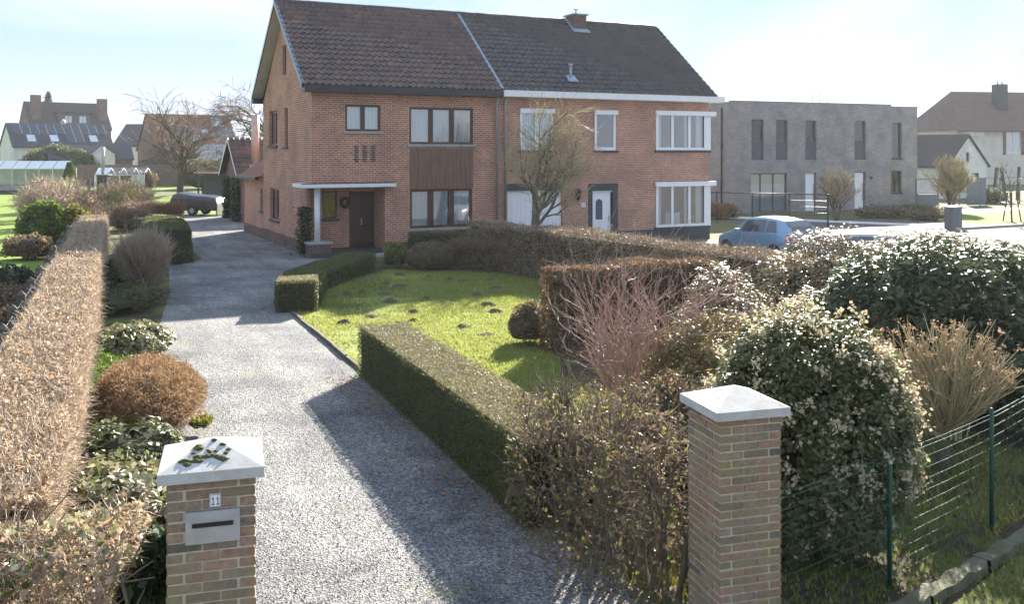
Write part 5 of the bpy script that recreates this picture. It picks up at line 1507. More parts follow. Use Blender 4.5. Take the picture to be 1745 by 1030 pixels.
for i, (x, y, r_, h) in enumerate(BR):
    root = empty('bare_shrub', (x, y, 0), 0, BRL[i], 'shrub', 'tangled shrubs beyond the hedge')
    P, N = clumps(r_, r_, h, 60, 0.3, 1500, 0.1)
    twigs_at('twigs', P, N, 0.5, 0.012, M['twig_pale' if i % 2 else 'twig_brown'], root, 0.4, 0.7)
    P, N = clumps(r_, r_, h, 60, 0.3, 2200, 0.1)
    leaves('dry_leaves', P, N, 0.10, 0.06, M[['beech_dry', 'beech_dark', 'weeds'][i % 3]], root)
shrub('clipped_dome', 'flat clipped yellowish dome shrub on the bed past the dark hedge', (-17.4, 44.2, 0), 1.0, 0.8, 0.75, 4000, 0.08, 0.04, 'yew_tan_lit', n_cl=80, cr=0.12, core_s=0.92)

# ------------------------------------------------------------------ molehills, grass, weeds, loose stones
MOLE = [(-4.21, 24.34), (-3.25, 24.5), (-3.07, 26.0), (-2.25, 21.72), (-3.59, 20.34), (-3.12, 21.12), (-2.97, 23.22), (-2.13, 23.59), (-1.43, 23.31), (-0.89, 24.34), (-0.44, 25.48), (-1.01, 19.85), (-0.51, 19.02), (-0.38, 21.72), (-2.29, 20.23), (-2.13, 20.55), (-1.78, 27.29), (-1.37, 26.91), (-0.63, 27.1), (-2.47, 27.89), (-3.34, 28.3), (-0.57, 22.67), (-3.49, 26.35), (-3.9, 24.7)]
for i, (x, y) in enumerate(MOLE):
    m_ = MB()
    r_ = rnd.uniform(0.09, 0.21); h = rnd.uniform(0.05, 0.11)
    ring = [[(r_ * k * rnd.uniform(0.75, 1.2) * 1.3 * math.cos(t), r_ * k * rnd.uniform(0.75, 1.2) * math.sin(t), h * (1 - k ** 1.3) + rnd.uniform(-0.012, 0.012) - (0.02 if k == 1 else 0)) for t in np.linspace(0, 2 * math.pi, 12)[:-1]] for k in (1.0, 0.66, 0.33)]
    for a, b in zip(ring, ring[1:]):
        for j in range(11):
            m_.face([a[j], a[(j + 1) % 11], b[(j + 1) % 11], b[j]])
    for j in range(11):
        m_.face([ring[2][j], ring[2][(j + 1) % 11], (0, 0, h)])
    o_ = m_.build('molehill', M['mole_soil'])
    o_.location = (x, y, 0.012)
    tag(o_, 'dark crumbly molehill on the front lawn', 'molehill', 'molehills scattered over the lawn')

def in_poly(P, poly):
    x, y = P[:, 0], P[:, 1]
    c = np.zeros(len(P), bool)
    for (x0, y0), (x1, y1) in zip(poly, poly[1:] + poly[:1]):
        m_ = ((y0 > y) != (y1 > y)) & (x < (x1 - x0) * (y - y0) / (y1 - y0 + 1e-12) + x0)
        c ^= m_
    return c
def scatter(poly, n, near=0.0):
    poly = [tuple(p) for p in poly]
    X = [p[0] for p in poly]; Y = [p[1] for p in poly]
    P = np.column_stack([rng.uniform(min(X), max(X), n), rng.uniform(min(Y), max(Y), n)])
    P = P[in_poly(P, poly)]
    if near:
        d = np.linalg.norm(P, axis=1)
        P = P[rng.uniform(0, 1, len(P)) < np.clip((near / d) ** 2, 0, 1)]
    return P
LAWN = [(-4.93, 21.5), (-2.52, 15.8), (0.25, 9.6), (1.6, 9.0), (2.0, 13), (0.8, 15.6), (0.9, 18.0), (3.4, 19.5), (3.6, 23), (1.2, 27.5), (0.3, 28.9), (-1.5, 29.3), (-3.9, 29.6), (-5.2, 25)]
def blades(name, P, h, w, mat, label):
    Q0 = np.column_stack([P, np.zeros(len(P))])
    P = P[rng.uniform(0, 1, len(P)) < np.clip(0.75 + 0.75 * wob(Q0, 1.4, 2.0) + 0.5 * wob(Q0, 4.1, 0.7), 0.12, 1)]
    n = len(P)
    Q = np.column_stack([P, np.full(n, 0.008)])
    d = unit(np.column_stack([rng.normal(0, 0.45, (n, 2)), np.ones(n)])) * (h * rng.uniform(0.5, 1.4, n))[:, None]
    s = unit(np.column_stack([rng.normal(size=(n, 2)), np.zeros(n)])) * w
    V = np.stack([Q - s, Q + s, Q + d], 1).reshape(-1, 3)
    o = raw_mesh(name, V, np.arange(3 * n).reshape(n, 3), M[mat], None, np.clip(0.5 + 0.35 * wob(Q, 1.9) + 0.35 * wob(Q, 0.7, 3.0) + rng.normal(0, 0.2, n), 0, 1))
    return tag(o, label, 'grass', kind='stuff')
blades('lawn_grass', scatter(LAWN, 190000), 0.055, 0.012, 'grass', 'short bright green grass of the front lawn')
W_ = scatter([(0.2, 9.6), (1.1, 7.6), (1.5, 7.3), (2.0, 8.4), (1.2, 9.8)], 14000)
blades('weeds', W_, 0.10, 0.014, 'weeds', 'mossy weeds at the foot of the leggy hedge')
W_ = np.concatenate([scatter([(2.0, 5.2), (2.2, 6.6), (3.3, 7.6), (4.9, 9.0), (6.6, 10.9), (7.6, 10.3), (5.9, 8.2), (4.2, 6.0), (3.6, 5.0)], 16000), scatter([(2.0, 6.9), (3.3, 7.9), (4.8, 9.2), (6.4, 10.8), (6.0, 12.5), (3.5, 10.5), (2.0, 8.2)], 14000)])
blades('weeds', W_, 0.07, 0.012, 'weeds', 'mossy grass along both sides of the fence kerb')
a_, b_ = np.array([-2.5, 15.7]), np.array([1.0, 7.7])
t = rng.uniform(0, 1, 900); W_ = a_ + np.outer(t, b_ - a_) + np.column_stack([-np.abs(rng.normal(0.1, 0.13, 900)), rng.normal(0, 0.05, 900)])
W_ = W_[(np.sin(t * 37) + np.sin(t * 83 + 1)) > 0.4]
blades('weeds', W_, 0.06, 0.013, 'weeds', 'tufts of weed along the drive edging')
# loose chippings on the near part of the drive
P = scatter(DRIVE, 330000, 8.0)
P = P[P[:, 1] < 17]
n = len(P)
sz = rng.uniform(0.006, 0.013, n)
base = np.array([[1, 0, -0.3], [-0.5, 0.87, -0.3], [-0.5, -0.87, -0.3], [0, 0, 1.0]])
ang = rng.uniform(0, 6.28, n)
V = np.repeat(base[None], n, 0) * (1 + rng.uniform(-0.35, 0.35, (n, 4, 3)))
V = np.stack([V[..., 0] * np.cos(ang)[:, None] - V[..., 1] * np.sin(ang)[:, None], V[..., 0] * np.sin(ang)[:, None] + V[..., 1] * np.cos(ang)[:, None], V[..., 2]], -1) * sz[:, None, None]
V += np.column_stack([P, np.full(n, 0.012)])[:, None]
F = np.concatenate([np.arange(n)[:, None] * 4 + np.array([[0, 1, 3]]), np.arange(n)[:, None] * 4 + np.array([[1, 2, 3]]), np.arange(n)[:, None] * 4 + np.array([[2, 0, 3]])])
rv = rng.uniform(0, 1, n)
o_ = raw_mesh('loose_chippings', V.reshape(-1, 3), F, M['pebble'], None, np.concatenate([rv, rv, rv]))
tag(o_, 'loose grey chippings on the gravel drive', 'gravel', kind='stuff')

# dead leaves blown along the edges of the drive and lawn
t = rng.uniform(0, 1, 700)
E1 = np.array([-2.6, 15.6]) + np.outer(t, np.array([3.6, -8.0])) + np.column_stack([-np.abs(rng.normal(0, 0.35, 700)), rng.normal(0, 0.2, 700)])
E2 = np.column_stack([rng.uniform(-9, -2.5, 900), rng.uniform(7, 24, 900)])
E2 = E2[np.abs(E2[:, 0] + 0.9 + 0.325 * E2[:, 1]) < np.abs(rng.normal(0, 0.35, len(E2)))]
E3 = scatter(LAWN, 260)
E4 = scatter(DRIVE, 420, 14.0)
P = np.concatenate([E1, E2, E3, E4])
P = np.column_stack([P, np.full(len(P), 0.03)])
o_ = leaves('fallen_leaves', P, np.tile([0, 0, 1.0], (len(P), 1)), 0.05, 0.032, M['beech_orange'], None, 0.8, face=0.25)
tag(o_, 'scattered dead brown leaves on the drive and lawn', 'leaves', kind='stuff')

# ------------------------------------------------------------------ trees
tree('front_tree', 'small bare pollarded tree with pale twigs before the garage door', (0.66, 32.0, 0), 2.55, 0.14, 5, dict(wig=0.15, up=0.10, kids=[1.7, 1.35, 1.25, 1.15, 1.0], len=0.70, rr=0.55, ang=0.58, taper=0.7, seed=3), 'bark_green', 'twig_straw', min_r=0.007)
tree('bare_tree', 'wide bare tree standing behind the glass shed and trailer', (-28.6, 82.0, 0), 4.1, 0.33, 4, dict(wig=0.10, up=0.07, kids=[1.8, 1.4, 1.3, 1.3], len=0.72, rr=0.62, ang=0.75, taper=0.6, low=True), 'bark', 'twig_brown', min_r=0.016)
tree('weeping_tree', 'tall drooping bare tree behind the garage', (-19.4, 76.0, 0), 5.2, 0.28, 5, dict(wig=0.10, up=-0.06, kids=[1.6, 1.4, 1.3, 1.2, 1.2], len=0.66, rr=0.6, ang=0.7, taper=0.6), 'bark', 'twig_brown', min_r=0.013)
tree('young_tree', 'bushy bare young tree before the white cottage', (27.0, 58.5, 0), 1.6, 0.07, 4, dict(wig=0.10, up=0.12, kids=[2.0, 1.6, 1.5, 1.4], len=0.66, rr=0.62, ang=0.5, taper=0.65, stem_spread=0.35), 'bark', 'twig_straw', stems=4, min_r=0.012)
tree('young_tree', 'thin bare young tree before the grey brick house', (17.4, 51.0, 0), 1.4, 0.06, 4, dict(wig=0.09, up=0.12, kids=[1.6, 1.4, 1.3, 1.2], len=0.64, rr=0.6, ang=0.5, taper=0.65, stem_spread=0.3), 'bark', 'twig_straw', stems=3, min_r=0.009)
tree('young_tree', 'staked sapling on the grass strip by the road', (26.5, 50.4, 0), 2.2, 0.05, 3, dict(wig=0.08, up=0.08, kids=[0.9, 1.3, 1.2], len=0.5, rr=0.6, ang=0.6, taper=0.6), 'bark', 'twig_straw', min_r=0.010)
stk_ = empty('tree_stakes', (26.5, 50.4, 0), 0, 'three wooden stakes tied round the sapling by the road', 'stakes')
for k in range(3):
    a = 2.1 * k
    MB().tube([(0.5 * math.cos(a), 0.5 * math.sin(a), -0.05), (0.22 * math.cos(a), 0.22 * math.sin(a), 1.55)], 0.035, 6).build('stake', M['bark'], stk_)
# conifers and far greenery on the left
cf = empty('conifer', (-32.6, 70.0, 0), 0, 'small pointed yellow-green conifer by the greenhouse lawn', 'conifer')
n = 4000; z = rng.uniform(0.1, 1, n) ** 0.8; a = rng.uniform(0, 6.28, n); r_ = (1 - z * 0.92) * 1.0 * rng.uniform(0.5, 1.0, n) * (1 + 0.25 * np.sin(5 * a + 9 * z))
P = np.column_stack([np.cos(a) * r_, np.sin(a) * r_, z * 2.9])
leaves('foliage', P, unit(np.column_stack([np.cos(a), np.sin(a), np.full(n, 0.8)])), 0.22, 0.09, M['lime_leaf'], cf, 0.4)
MB().tube([(0, 0, 0), (0, 0, 2.6)], [0.09, 0.02], 7).build('trunk', M['bark'], cf)
shrub('laurel_hedge', 'big rounded green hedge behind the greenhouse', (-53.5, 112, 0), 5.0, 1.6, 4.6, 12000, 0.28, 0.14, 'glossy', n_cl=120, cr=0.7, cat='hedge', tips=('lime_leaf', 3000, 0.25, 0.13))
FAR = [(-30.5, 96, 3.2, 3.4, 'glossy'), (-25.0, 100, 3.0, 3.0, 'lime_leaf'), (-36.5, 92, 2.2, 2.2, 'beech_dark'), (-20.5, 92, 2.4, 3.0, 'glossy'), (-44, 118, 3, 3.2, 'beech_dark'), (-60, 108, 2.2, 3.0, 'beech_dark')]
FARL = ['dark rounded bush between the bare tree and pale shed', 'light green bush in front of the pale shed roof', 'brown bush beside the glass shed', 'dark bush showing beside the garage gable', 'brown bush below the low barn', 'brown bush at the white gable of the solar house']
for i, (x, y, r_, h, mt) in enumerate(FAR):
    shrub('garden_bush', FARL[i], (x, y, 0), r_, r_ * 0.7, h, 3500, 0.26, 0.13, mt, 'core_green', n_cl=60, cr=0.5, cat='bush', group='bushes in the far gardens')
dc = empty('distant_conifer', (-80.5, 165, 0), 0, 'dark conifer top beside the left chimney of the distant brick house', 'conifer')
n = 1500; z = rng.uniform(0.3, 1, n); a = rng.uniform(0, 6.28, n); r_ = (1.05 - z) * 4.0 * rng.uniform(0.3, 1.0, n)
P = np.column_stack([np.cos(a) * r_, np.sin(a) * r_, z * 14.2])
leaves('foliage', P, unit(np.column_stack([np.cos(a), np.sin(a), np.full(n, 0.5)])), 0.6, 0.22, M['glossy'], dc, 0.5)
MB().tube([(0, 0, 0), (0, 0, 13.6)], [0.3, 0.05], 7).build('trunk', M['bark'], dc)
# far band of woodland closing the view
P = np.column_stack([rng.uniform(-260, 300, 30000), rng.uniform(300, 340, 30000), rng.uniform(0, 1, 30000) ** 0.8 * 7])
P[:, 2] *= 0.75 + 0.35 * wob(P * np.array([1, 0, 0]), 0.12)
o_ = leaves('far_woodland', P, np.tile([0, -1.0, 0.3], (len(P), 1)), 2.0, 1.4, M['twig_brown'], None, 0.7)
tag(o_, 'far hazy belt of woodland on the horizon', 'woodland', kind='stuff')

# ------------------------------------------------------------------ cars
def car(name, label, loc, rz, paint):
    root = empty(name, loc, rz, label, 'car')
    # stations from the tail (x=0) to the nose (x=4): half width, sill z, belt z, roof edge half width, roof z
    xs = np.array([0.00, 0.06, 0.22, 0.55, 1.0, 1.5, 2.0, 2.35, 2.75, 3.05, 3.4, 3.75, 3.95, 4.0])
    wd = np.array([0.66, 0.76, 0.82, 0.84, 0.855, 0.86, 0.86, 0.86, 0.855, 0.845, 0.82, 0.74, 0.60, 0.50])
    bl = np.array([0.88, 0.92, 0.96, 0.97, 0.97, 0.96, 0.94, 0.93, 0.92, 0.91, 0.84, 0.74, 0.62, 0.55])
    rf = np.array([0.90, 1.00, 1.22, 1.41, 1.47, 1.49, 1.475, 1.42, 1.16, 0.96, 0.88, 0.78, 0.64, 0.56])
    rw = np.array([0.60, 0.62, 0.58, 0.57, 0.58, 0.59, 0.59, 0.58, 0.64, 0.70, 0.68, 0.60, 0.50, 0.42])
    sl = np.array([0.36, 0.30, 0.24, 0.2, 0.2, 0.2, 0.2, 0.2, 0.2, 0.2, 0.2, 0.22, 0.26, 0.30])
    X = np.unique(np.concatenate([np.linspace(0, 4, 49), xs]))
    S = lambda a: np.interp(X, xs, a)
    wd_, bl_, rf_, rw_, sl_ = S(wd), S(bl), S(rf), S(rw), S(sl)
    def sec(i):
        w, b, r_, q, s = wd_[i], bl_[i], rf_[i], rw_[i], sl_[i]
        return [(w * 0.90, s), (w * 0.985, s + 0.12), (w, (s + b) / 2), (w * 0.99, b - 0.10), (w * 0.955, b), (q + (w * 0.955 - q) * 0.45, b + (r_ - b) * 0.55), (q, b + (r_ - b) * 0.92), (q * 0.7, r_), (0, r_ + 0.012)]
    secs = [sec(i) for i in range(len(X))]
    k = len(secs[0])
    V, F = [], []
    for i, x in enumerate(X):
        for sg in (1, -1):
            for (y, z) in secs[i]:
                V.append((x, y * sg, z))
    for i in range(len(X) - 1):
        for side_ in range(2):
            for j in range(k - 1):
                a = i * 2 * k + side_ * k + j; b = a + 2 * k
                F.append((a, b, b + 1, a + 1) if side_ == 0 else (a, a + 1, b + 1, b))
    for i in (0, len(X) - 1):
        for j in range(k - 1):
            a = i * 2 * k + j; b = a + k
            F.append((a, a + 1, b + 1, b) if i == 0 else (a, b, b + 1, a + 1))
    body = raw_mesh('body', np.array(V), np.array(F), M[paint], root, None, True)
    def patch(nm, pts, mat, parent=root, off=0.006):
        return MB().face(pts).build(nm, mat, parent)
    def surf(x, t, sg):
        """point on the glasshouse side: t 0 at the belt, 1 at the roof edge"""
        i = np.interp(x, X, np.arange(len(X)))
        i0 = int(min(i, len(X) - 2)); f = i - i0
        a, b = secs[i0], secs[i0 + 1]
        q = [(a[j][0] * (1 - f) + b[j][0] * f, a[j][1] * (1 - f) + b[j][1] * f) for j in range(k)]
        y, z = (q[4][0] + (q[5][0] - q[4][0]) * t * 2, q[4][1] + (q[5][1] - q[4][1]) * t * 2) if t < 0.5 else (q[5][0] + (q[6][0] - q[5][0]) * (t - 0.5) * 2, q[5][1] + (q[6][1] - q[5][1]) * (t - 0.5) * 2)
        return (x, (y + 0.008) * sg, z + 0.004)
    for sg in (1, -1):
        for (xa0, xa1, xb0, xb1) in ((0.62, 0.88, 1.20, 1.20), (1.26, 1.26, 2.52, 2.30)):   # bottom x0, top x0, bottom x1, top x1
            m_ = MB(); n_ = 8
            for i in range(n_):
                for (ta, tb) in ((0.08, 0.5), (0.5, 0.90)):
                    L0 = lambda t, u_: (xa0 + (xa1 - xa0) * t) + ((xb0 + (xb1 - xb0) * t) - (xa0 + (xa1 - xa0) * t)) * u_
                    q = [surf(L0(ta, i / n_), ta, sg), surf(L0(ta, (i + 1) / n_), ta, sg), surf(L0(tb, (i + 1) / n_), tb, sg), surf(L0(tb, i / n_), tb, sg)]
                    m_.face(q, None, True)
            m_.build('side_window', M['plastic_dark'] if False else M['window_tint'], root)
        # wheels
        for x in (0.72, 3.2):
            w = MB().tube([(x, sg * 0.70, 0.30), (x, sg * 0.865, 0.30)], 0.30, 20).build('wheel', M['tyre'], root)
            MB().tube([(x, sg * 0.80, 0.30), (x, sg * 0.872, 0.30)], 0.19, 14).build('rim', M['alu'], w)
            MB().tube([(x, sg * 0.60, 0.31), (x, sg * 0.861, 0.31)], 0.345, 20).build('wheel_arch', M['plastic_dark'], root)
        m_ = MB().box(2.42, 2.58, sg * 0.86 - 0.01 if sg > 0 else -1.03, 1.03 if sg > 0 else -0.85, 0.93, 1.07); m_.build('mirror', M[paint], root)
        tl = [(-0.012, sg * 0.50, 0.72), (-0.012, sg * 0.69, 0.72), (0.16, sg * 0.832, 0.80), (0.13, sg * 0.80, 0.98), (0.02, sg * 0.66, 0.95)]
        mid = np.mean(np.array(tl), 0) + np.array([-0.03, sg * 0.035, 0])
        m_ = MB()
        for a, b in zip(tl, tl[1:] + tl[:1]):
            m_.face([a, b, tuple(mid)], None, True)
        m_.build('tail_light', M['tail_red'], root)
        m_ = MB(); mbox(m_, lambda a, z, d: (a, sg * (0.868 + d), z), 2.5, 2.68, 0.80, 0.83, 0, 0.02); m_.build('door_handle', M[paint], root)
    def band(nm, x0, x1, hw0, hw1, mat):
        m_ = MB(); n_ = 8
        for i in range(n_):
            xa, xb = x0 + (x1 - x0) * i / n_, x0 + (x1 - x0) * (i + 1) / n_
            za, zb = np.interp(xa, xs, rf), np.interp(xb, xs, rf)
            wa, wb = hw0 + (hw1 - hw0) * i / n_, hw0 + (hw1 - hw0) * (i + 1) / n_
            m_.face([(xa, -wa, za + 0.012), (xb, -wb, zb + 0.012), (xb, 0, zb + 0.02), (xa, 0, za + 0.02)], None, True)
            m_.face([(xa, wa, za + 0.012), (xa, 0, za + 0.02), (xb, 0, zb + 0.02), (xb, wb, zb + 0.012)], None, True)
        return m_.build(nm, mat, root)
    rear = MB()
    for a, b in ((0.07, 0.22), (0.22, 0.50)):
        za, zb = np.interp(a, xs, rf), np.interp(b, xs, rf)
        rear.face([(a - 0.014, -0.56, za + 0.01), (a - 0.014, 0.56, za + 0.01), (b - 0.014, 0.50, zb + 0.012), (b - 0.014, -0.50, zb + 0.012)], None, True)
    rear.build('rear_window', M['window_tint'], root)
    band('windscreen', 2.42, 3.0, 0.50, 0.60, M['window_tint'])
    bx('rear_bumper', M[paint], root, -0.05, 0.1, -0.66, 0.66, 0.34, 0.56)
    root.scale = (0.87, 1, 1)
    bx('plate', M['white_upvc'], root, -0.02, 0.0, -0.26, 0.26, 0.62, 0.73)
    return root
M['window_tint'] = plain('window_tint', (0.05, 0.06, 0.062), (0.075, 0.085, 0.085), 0.05, 1.5, spec=1.0)
hd = math.atan2(0.85, -0.53)
car('parked_car', 'light blue hatchback parked nose-in before the brick house', (8.6 + 0.53 * 2.0, 32.9 - 0.85 * 2.0, 0), hd, 'car_blue')
car('parked_car', 'silver car mostly hidden behind the glinting bushes', (10.9, 26.0, 0), R(172), 'car_silver')

# ------------------------------------------------------------------ grey modern house
gh = empty('grey_house', (13.2, 57.0, 0), R(23), 'modern flat-roofed house of grey brick with tall dark windows', 'house')
mb = MB()
up = [(1.41, 2.32), (3.24, 4.13), (5.49, 6.36), (9.42, 10.34)]
ops = [(a, b, 3.22, 5.68) for a, b in up] + [(1.36, 4.09, 0.02, 2.40), (5.49, 6.36, 0.02, 2.40), (9.42, 10.32, 0.02, 2.42)]
wall(mb, f0, 0, 12.46, 0, 6.75, ops, 0.2)
wall(mb, front(0.7), 12.46, 15.45, 0, 6.68, [(13.26, 14.07, 3.28, 5.65), (13.16, 14.07, 1.02, 2.45)], 0.2)
wall(mb, side_r(12.46), 0, 0.7, 0, 6.75); wall(mb, side(0), 0, 9, 0, 6.75); wall(mb, side_r(15.45), 0.7, 9, 0, 6.68); wall(mb, back_w(9), 0, 15.45, 0, 6.7)
mb.build('wall', M['brick_grey'], gh)
bx('roof', M['bluestone'], gh, 0.03, 12.43, 0.03, 8.9, 6.3, 6.62)
bx('roof_trim', M['cabinet_grey'], gh, -0.02, 12.48, -0.02, 0.28, 6.752, 6.80)
bx('roof_trim', M['cabinet_grey'], gh, 12.49, 15.47, 0.68, 0.98, 6.682, 6.73)
bx('roof', M['bluestone'], gh, 12.46, 15.42, 0.73, 8.9, 6.3, 6.6)
for i, (a, b) in enumerate(up):
    w = window(gh, f0, a, b, 3.22, 5.68, 'blind_grey', (), 0.05, 0.12, None, None, back='room_dark', glass='glass_dark' if i < 3 else 'glass')
    if i == 3:
        m_ = MB(); mbox(m_, f0, a + 0.06, b - 0.06, 4.45, 5.62, 0.20, 0.22); m_.build('blind', M['room_wall'], w)
    m_ = MB(); mbox(m_, f0, a + 0.05, b - 0.05, 3.27, 4.4, 0.125, 0.15); m_.build('lower_panel', M['blind_grey'], w)
window(gh, f0, 1.36, 4.09, 0.02, 2.40, 'blind_grey', (0.29, 0.64), 0.05, 0.10, 'curtain', None, back='room_wall')
for a, b, mt in ((5.49, 6.36, 'white_upvc'), (9.42, 10.32, 'white_upvc')):
    m_ = MB(); mbox(m_, f0, a + 0.03, b - 0.12, 0.02, 2.38, 0.10, 0.16); d_ = m_.build('door', M[mt], gh)
    m_ = MB(); mbox(m_, f0, b - 0.20, b - 0.16, 0.6, 1.7, 0.06, 0.10); m_.build('handle', M['zinc'], d_)
    m_ = MB(); mbox(m_, f0, b - 0.118, b - 0.003, 0.02, 2.38, 0.13, 0.18); m_.build('side_light', M['blind_grey'], d_)
    bx('wall_lamp', M['cabinet_grey'], gh, b + 0.35, b + 0.5, -0.12, 0.0, 1.95, 2.15)
for z0, z1, a0 in ((3.28, 5.65, 13.26), (1.02, 2.45, 13.16)):
    window(gh, front(0.7), a0, 14.07, z0, z1, 'blind_grey', (), 0.05, 0.12, 'curtain' if z0 < 2 else None, 'bluestone', back='room_wall')
MB().tube([(-0.06, 1.0, 0), (-0.06, 1.0, 6.4)], 0.05, 8).build('downpipe', M['black_paint'], gh)
ga_ = MB()
for x in (8.6, 9.2, 9.9):
    ga_.tube([(x, 3.0, 6.6), (x, 3.0, 7.7)], 0.015, 5)
ga_.build('aerial', M['zinc'], gh)
# mesh fence before it
mf = empty('mesh_fence', (10.4, 49.6, 0), 0, 'dark metal fence with top rail before the grey house', 'fence')
A_, B_ = np.array([9.0, 50.2]), np.array([15.45, 46.5])
for i in range(5):
    p = A_ + (B_ - A_) * i / 4 - np.array([10.4, 49.6])
    MB().box(p[0] - 0.03, p[0] + 0.03, p[1] - 0.03, p[1] + 0.03, 0, 1.62).build('post', M['black_paint'], mf)
q0, q1 = A_ - np.array([10.4, 49.6]), B_ - np.array([10.4, 49.6])
MB().tube([(*q0, 1.60), (*q1, 1.60)], 0.03, 6).build('rail', M['black_paint'], mf)
p0 = [(*(q0 + (q1 - q0) * (i / 110)), 0.05) for i in range(111)]; p1_ = [(a, b, 1.58) for a, b, c in p0]
hz_ = [((*q0, z), (*q1, z)) for z in (0.1, 0.4, 0.7, 1.0, 1.3)]
segments('mesh_wires', p0 + [h[0] for h in hz_], p1_ + [h[1] for h in hz_], np.full(116, 0.003), np.full(116, 0.003), M['black_paint'], mf, 3, kind='stuff')
for i, (x, y, r_, h, mt, lb) in enumerate([(11.3, 52.5, 1.4, 0.9, 'beech_orange', 'rust-coloured low planting by the grey house corner'), (21.0, 53.6, 1.8, 0.7, 'beech_dark', 'dark low shrubs under the grey house wall'), (23.4, 54.6, 1.5, 0.7, 'yew', 'dark green low shrubs at the end of the grey house'), (22.6, 51.6, 1.3, 0.55, 'beech_dark', 'brown ground cover beside the pale footpath')]):
    shrub('low_planting', lb, (x, y, 0), r_, r_ * 0.7, h, 3500, 0.13, 0.06, mt, 'core_brown', n_cl=50, cr=0.25, cat='plants')
cb = empty('utility_cabinet', (21.3, 45.9, 0), R(28), 'grey roadside utility cabinet', 'cabinet')
bx('cabinet_body', M['cabinet_grey'], cb, -0.62, 0.62, -0.2, 0.2, 0.0, 1.02)
bx('cabinet_lid', M['zinc'], cb, -0.66, 0.66, -0.24, 0.24, 1.021, 1.08)
bx('cabinet_door', M['cabinet_grey'], cb, -0.56, -0.01, -0.215, -0.2, 0.1, 0.96); bx('cabinet_door', M['cabinet_grey'], cb, 0.01, 0.56, -0.215, -0.2, 0.1, 0.96)
cb.scale = (0.62, 1, 1)

# ------------------------------------------------------------------ simple gabled houses of the background
def gabled(name, label, loc, rz, w, d, eave, ridge, wall_m, roof_m, ov=0.4, openings=(), side_op=(), gable_op=(), ridge_along='x', cat='house', frame='white_upvc', hip=0.0):
    """front wall faces -y, ridge runs along x"""
    root = empty(name, loc, rz, label, cat)
    mb = MB()
    gt_ = lambda a: eave + (ridge - eave) * (1 - abs(a - d / 2) / (d / 2))
    wall(mb, front(0), 0, w, 0, eave, openings, 0.15)
    wall(mb, back_w(d), 0, w, 0, eave)
    top = None if hip else gt_
    wall(mb, side(0), 0, d, 0, eave if hip else ridge, side_op, 0.15, top, () if hip else (d / 2,))
    wall(mb, side_r(w), 0, d, 0, eave if hip else ridge, gable_op, 0.15, top, () if hip else (d / 2,))
    mb.build('wall', M[wall_m], root)
    sl = (ridge - eave) / (d / 2)
    e0 = eave - sl * ov + 0.06
    r_ = MB()
    x0, x1 = -ov * 0.6, w + ov * 0.6
    for y0, y1, ya in ((-ov, d / 2, 0), (d + ov, d / 2, 1)):
        p = [(x0, y0, e0), (x1, y0, e0), (x1 - hip, y1, ridge + 0.06), (x0 + hip, y1, ridge + 0.06)]
        r_.face(p if ya == 0 else p[::-1])
        r_.face([(a, b, c - 0.14) for a, b, c in (p[::-1] if ya == 0 else p)])
        r_.face([(x0, y0, e0), (x0, y0, e0 - 0.14), (x1, y0, e0 - 0.14), (x1, y0, e0)])
        if not hip:
            for x in (x0, x1):
                r_.face([(x, y0, e0), (x, y1, ridge + 0.06), (x, y1, ridge - 0.08), (x, y0, e0 - 0.14)])
    if hip:
        for x, xh in ((x0, x0 + hip), (x1, x1 - hip)):
            r_.face([(x, -ov, e0), (xh, d / 2, ridge + 0.06), (x, d + ov, e0)])
    rf_ = r_.build('roof', M[roof_m], root)
    for o in openings:
        window(root, front(0), *o[:4], frame, (0.5,), 0.08, 0.08, 'curtain', None)
    for o in side_op:
        window(root, side(0), *o[:4], frame, (), 0.08, 0.08, None, None)
    for o in gable_op:
        window(root, side_r(w), *o[:4], frame, (), 0.08, 0.08, None, None)
    return root, rf_, sl, e0
def on_roof(x, y, eave, sl, h=0.1):
    return (x, y, eave + sl * y + h)
def roof_panel(root, nm, mat, x0, x1, y0, y1, eave, sl, h=0.12):
    p = [on_roof(x0, y0, eave, sl, h), on_roof(x1, y0, eave, sl, h), on_roof(x1, y1, eave, sl, h), on_roof(x0, y1, eave, sl, h)]
    q = [(a, b, c - 0.06) for a, b, c in p]
    m_ = MB().face(p)
    for i in range(4):
        m_.face([p[i], q[i], q[(i + 1) % 4], p[(i + 1) % 4]])
    return m_.build(nm, M[mat], root)

# white cottage and the big house behind it, right
ct, rf_, sl, e0 = gabled('white_cottage', 'low whitewashed cottage with dark roof beyond the grey house', (29.0, 81.3, 0), R(-52), 8.4, 6.6, 2.7, 5.1, 'whitewash', 'roof_bg', 0.25, (), (), [(1.1, 2.0, 0.9, 2.1), (3.0, 3.6, 2.9, 3.7), (4.2, 5.2, 0.9, 2.0)], frame='bluestone')
bh, rf_, sl, e0 = gabled('white_house', 'large white house with brown roof and chimney behind the cottage', (50.5, 108, 0), R(10), 18, 10, 6.7, 10.9, 'cream_wall', 'roof_brown_bg', 0.7, [(1.2, 3.7, 5.6, 6.4), (6.3, 8.2, 3.6, 6.3)], hip=3.2)
c_ = MB().box(7.0, 8.2, 2.2, 3.4, 8.4, 11.7).build('chimney', M['bluestone'], rf_)
MB().tube([(7.3, 2.8, 11.7), (7.3, 2.8, 12.1)], 0.08, 6).tube([(7.9, 2.8, 11.7), (7.9, 2.8, 12.1)], 0.08, 6).build('chimney_pot', M['zinc'], c_)
m_ = MB(); mbox(m_, f0, 5.9, 6.28, 3.4, 6.45, -0.04, 0.05); mbox(m_, f0, 8.22, 8.9, 3.4, 6.45, -0.04, 0.05); mbox(m_, f0, 6.28, 8.22, 6.31, 6.45, -0.04, 0.05); m_.build('brick_surround', M['brick_bg'], bh)
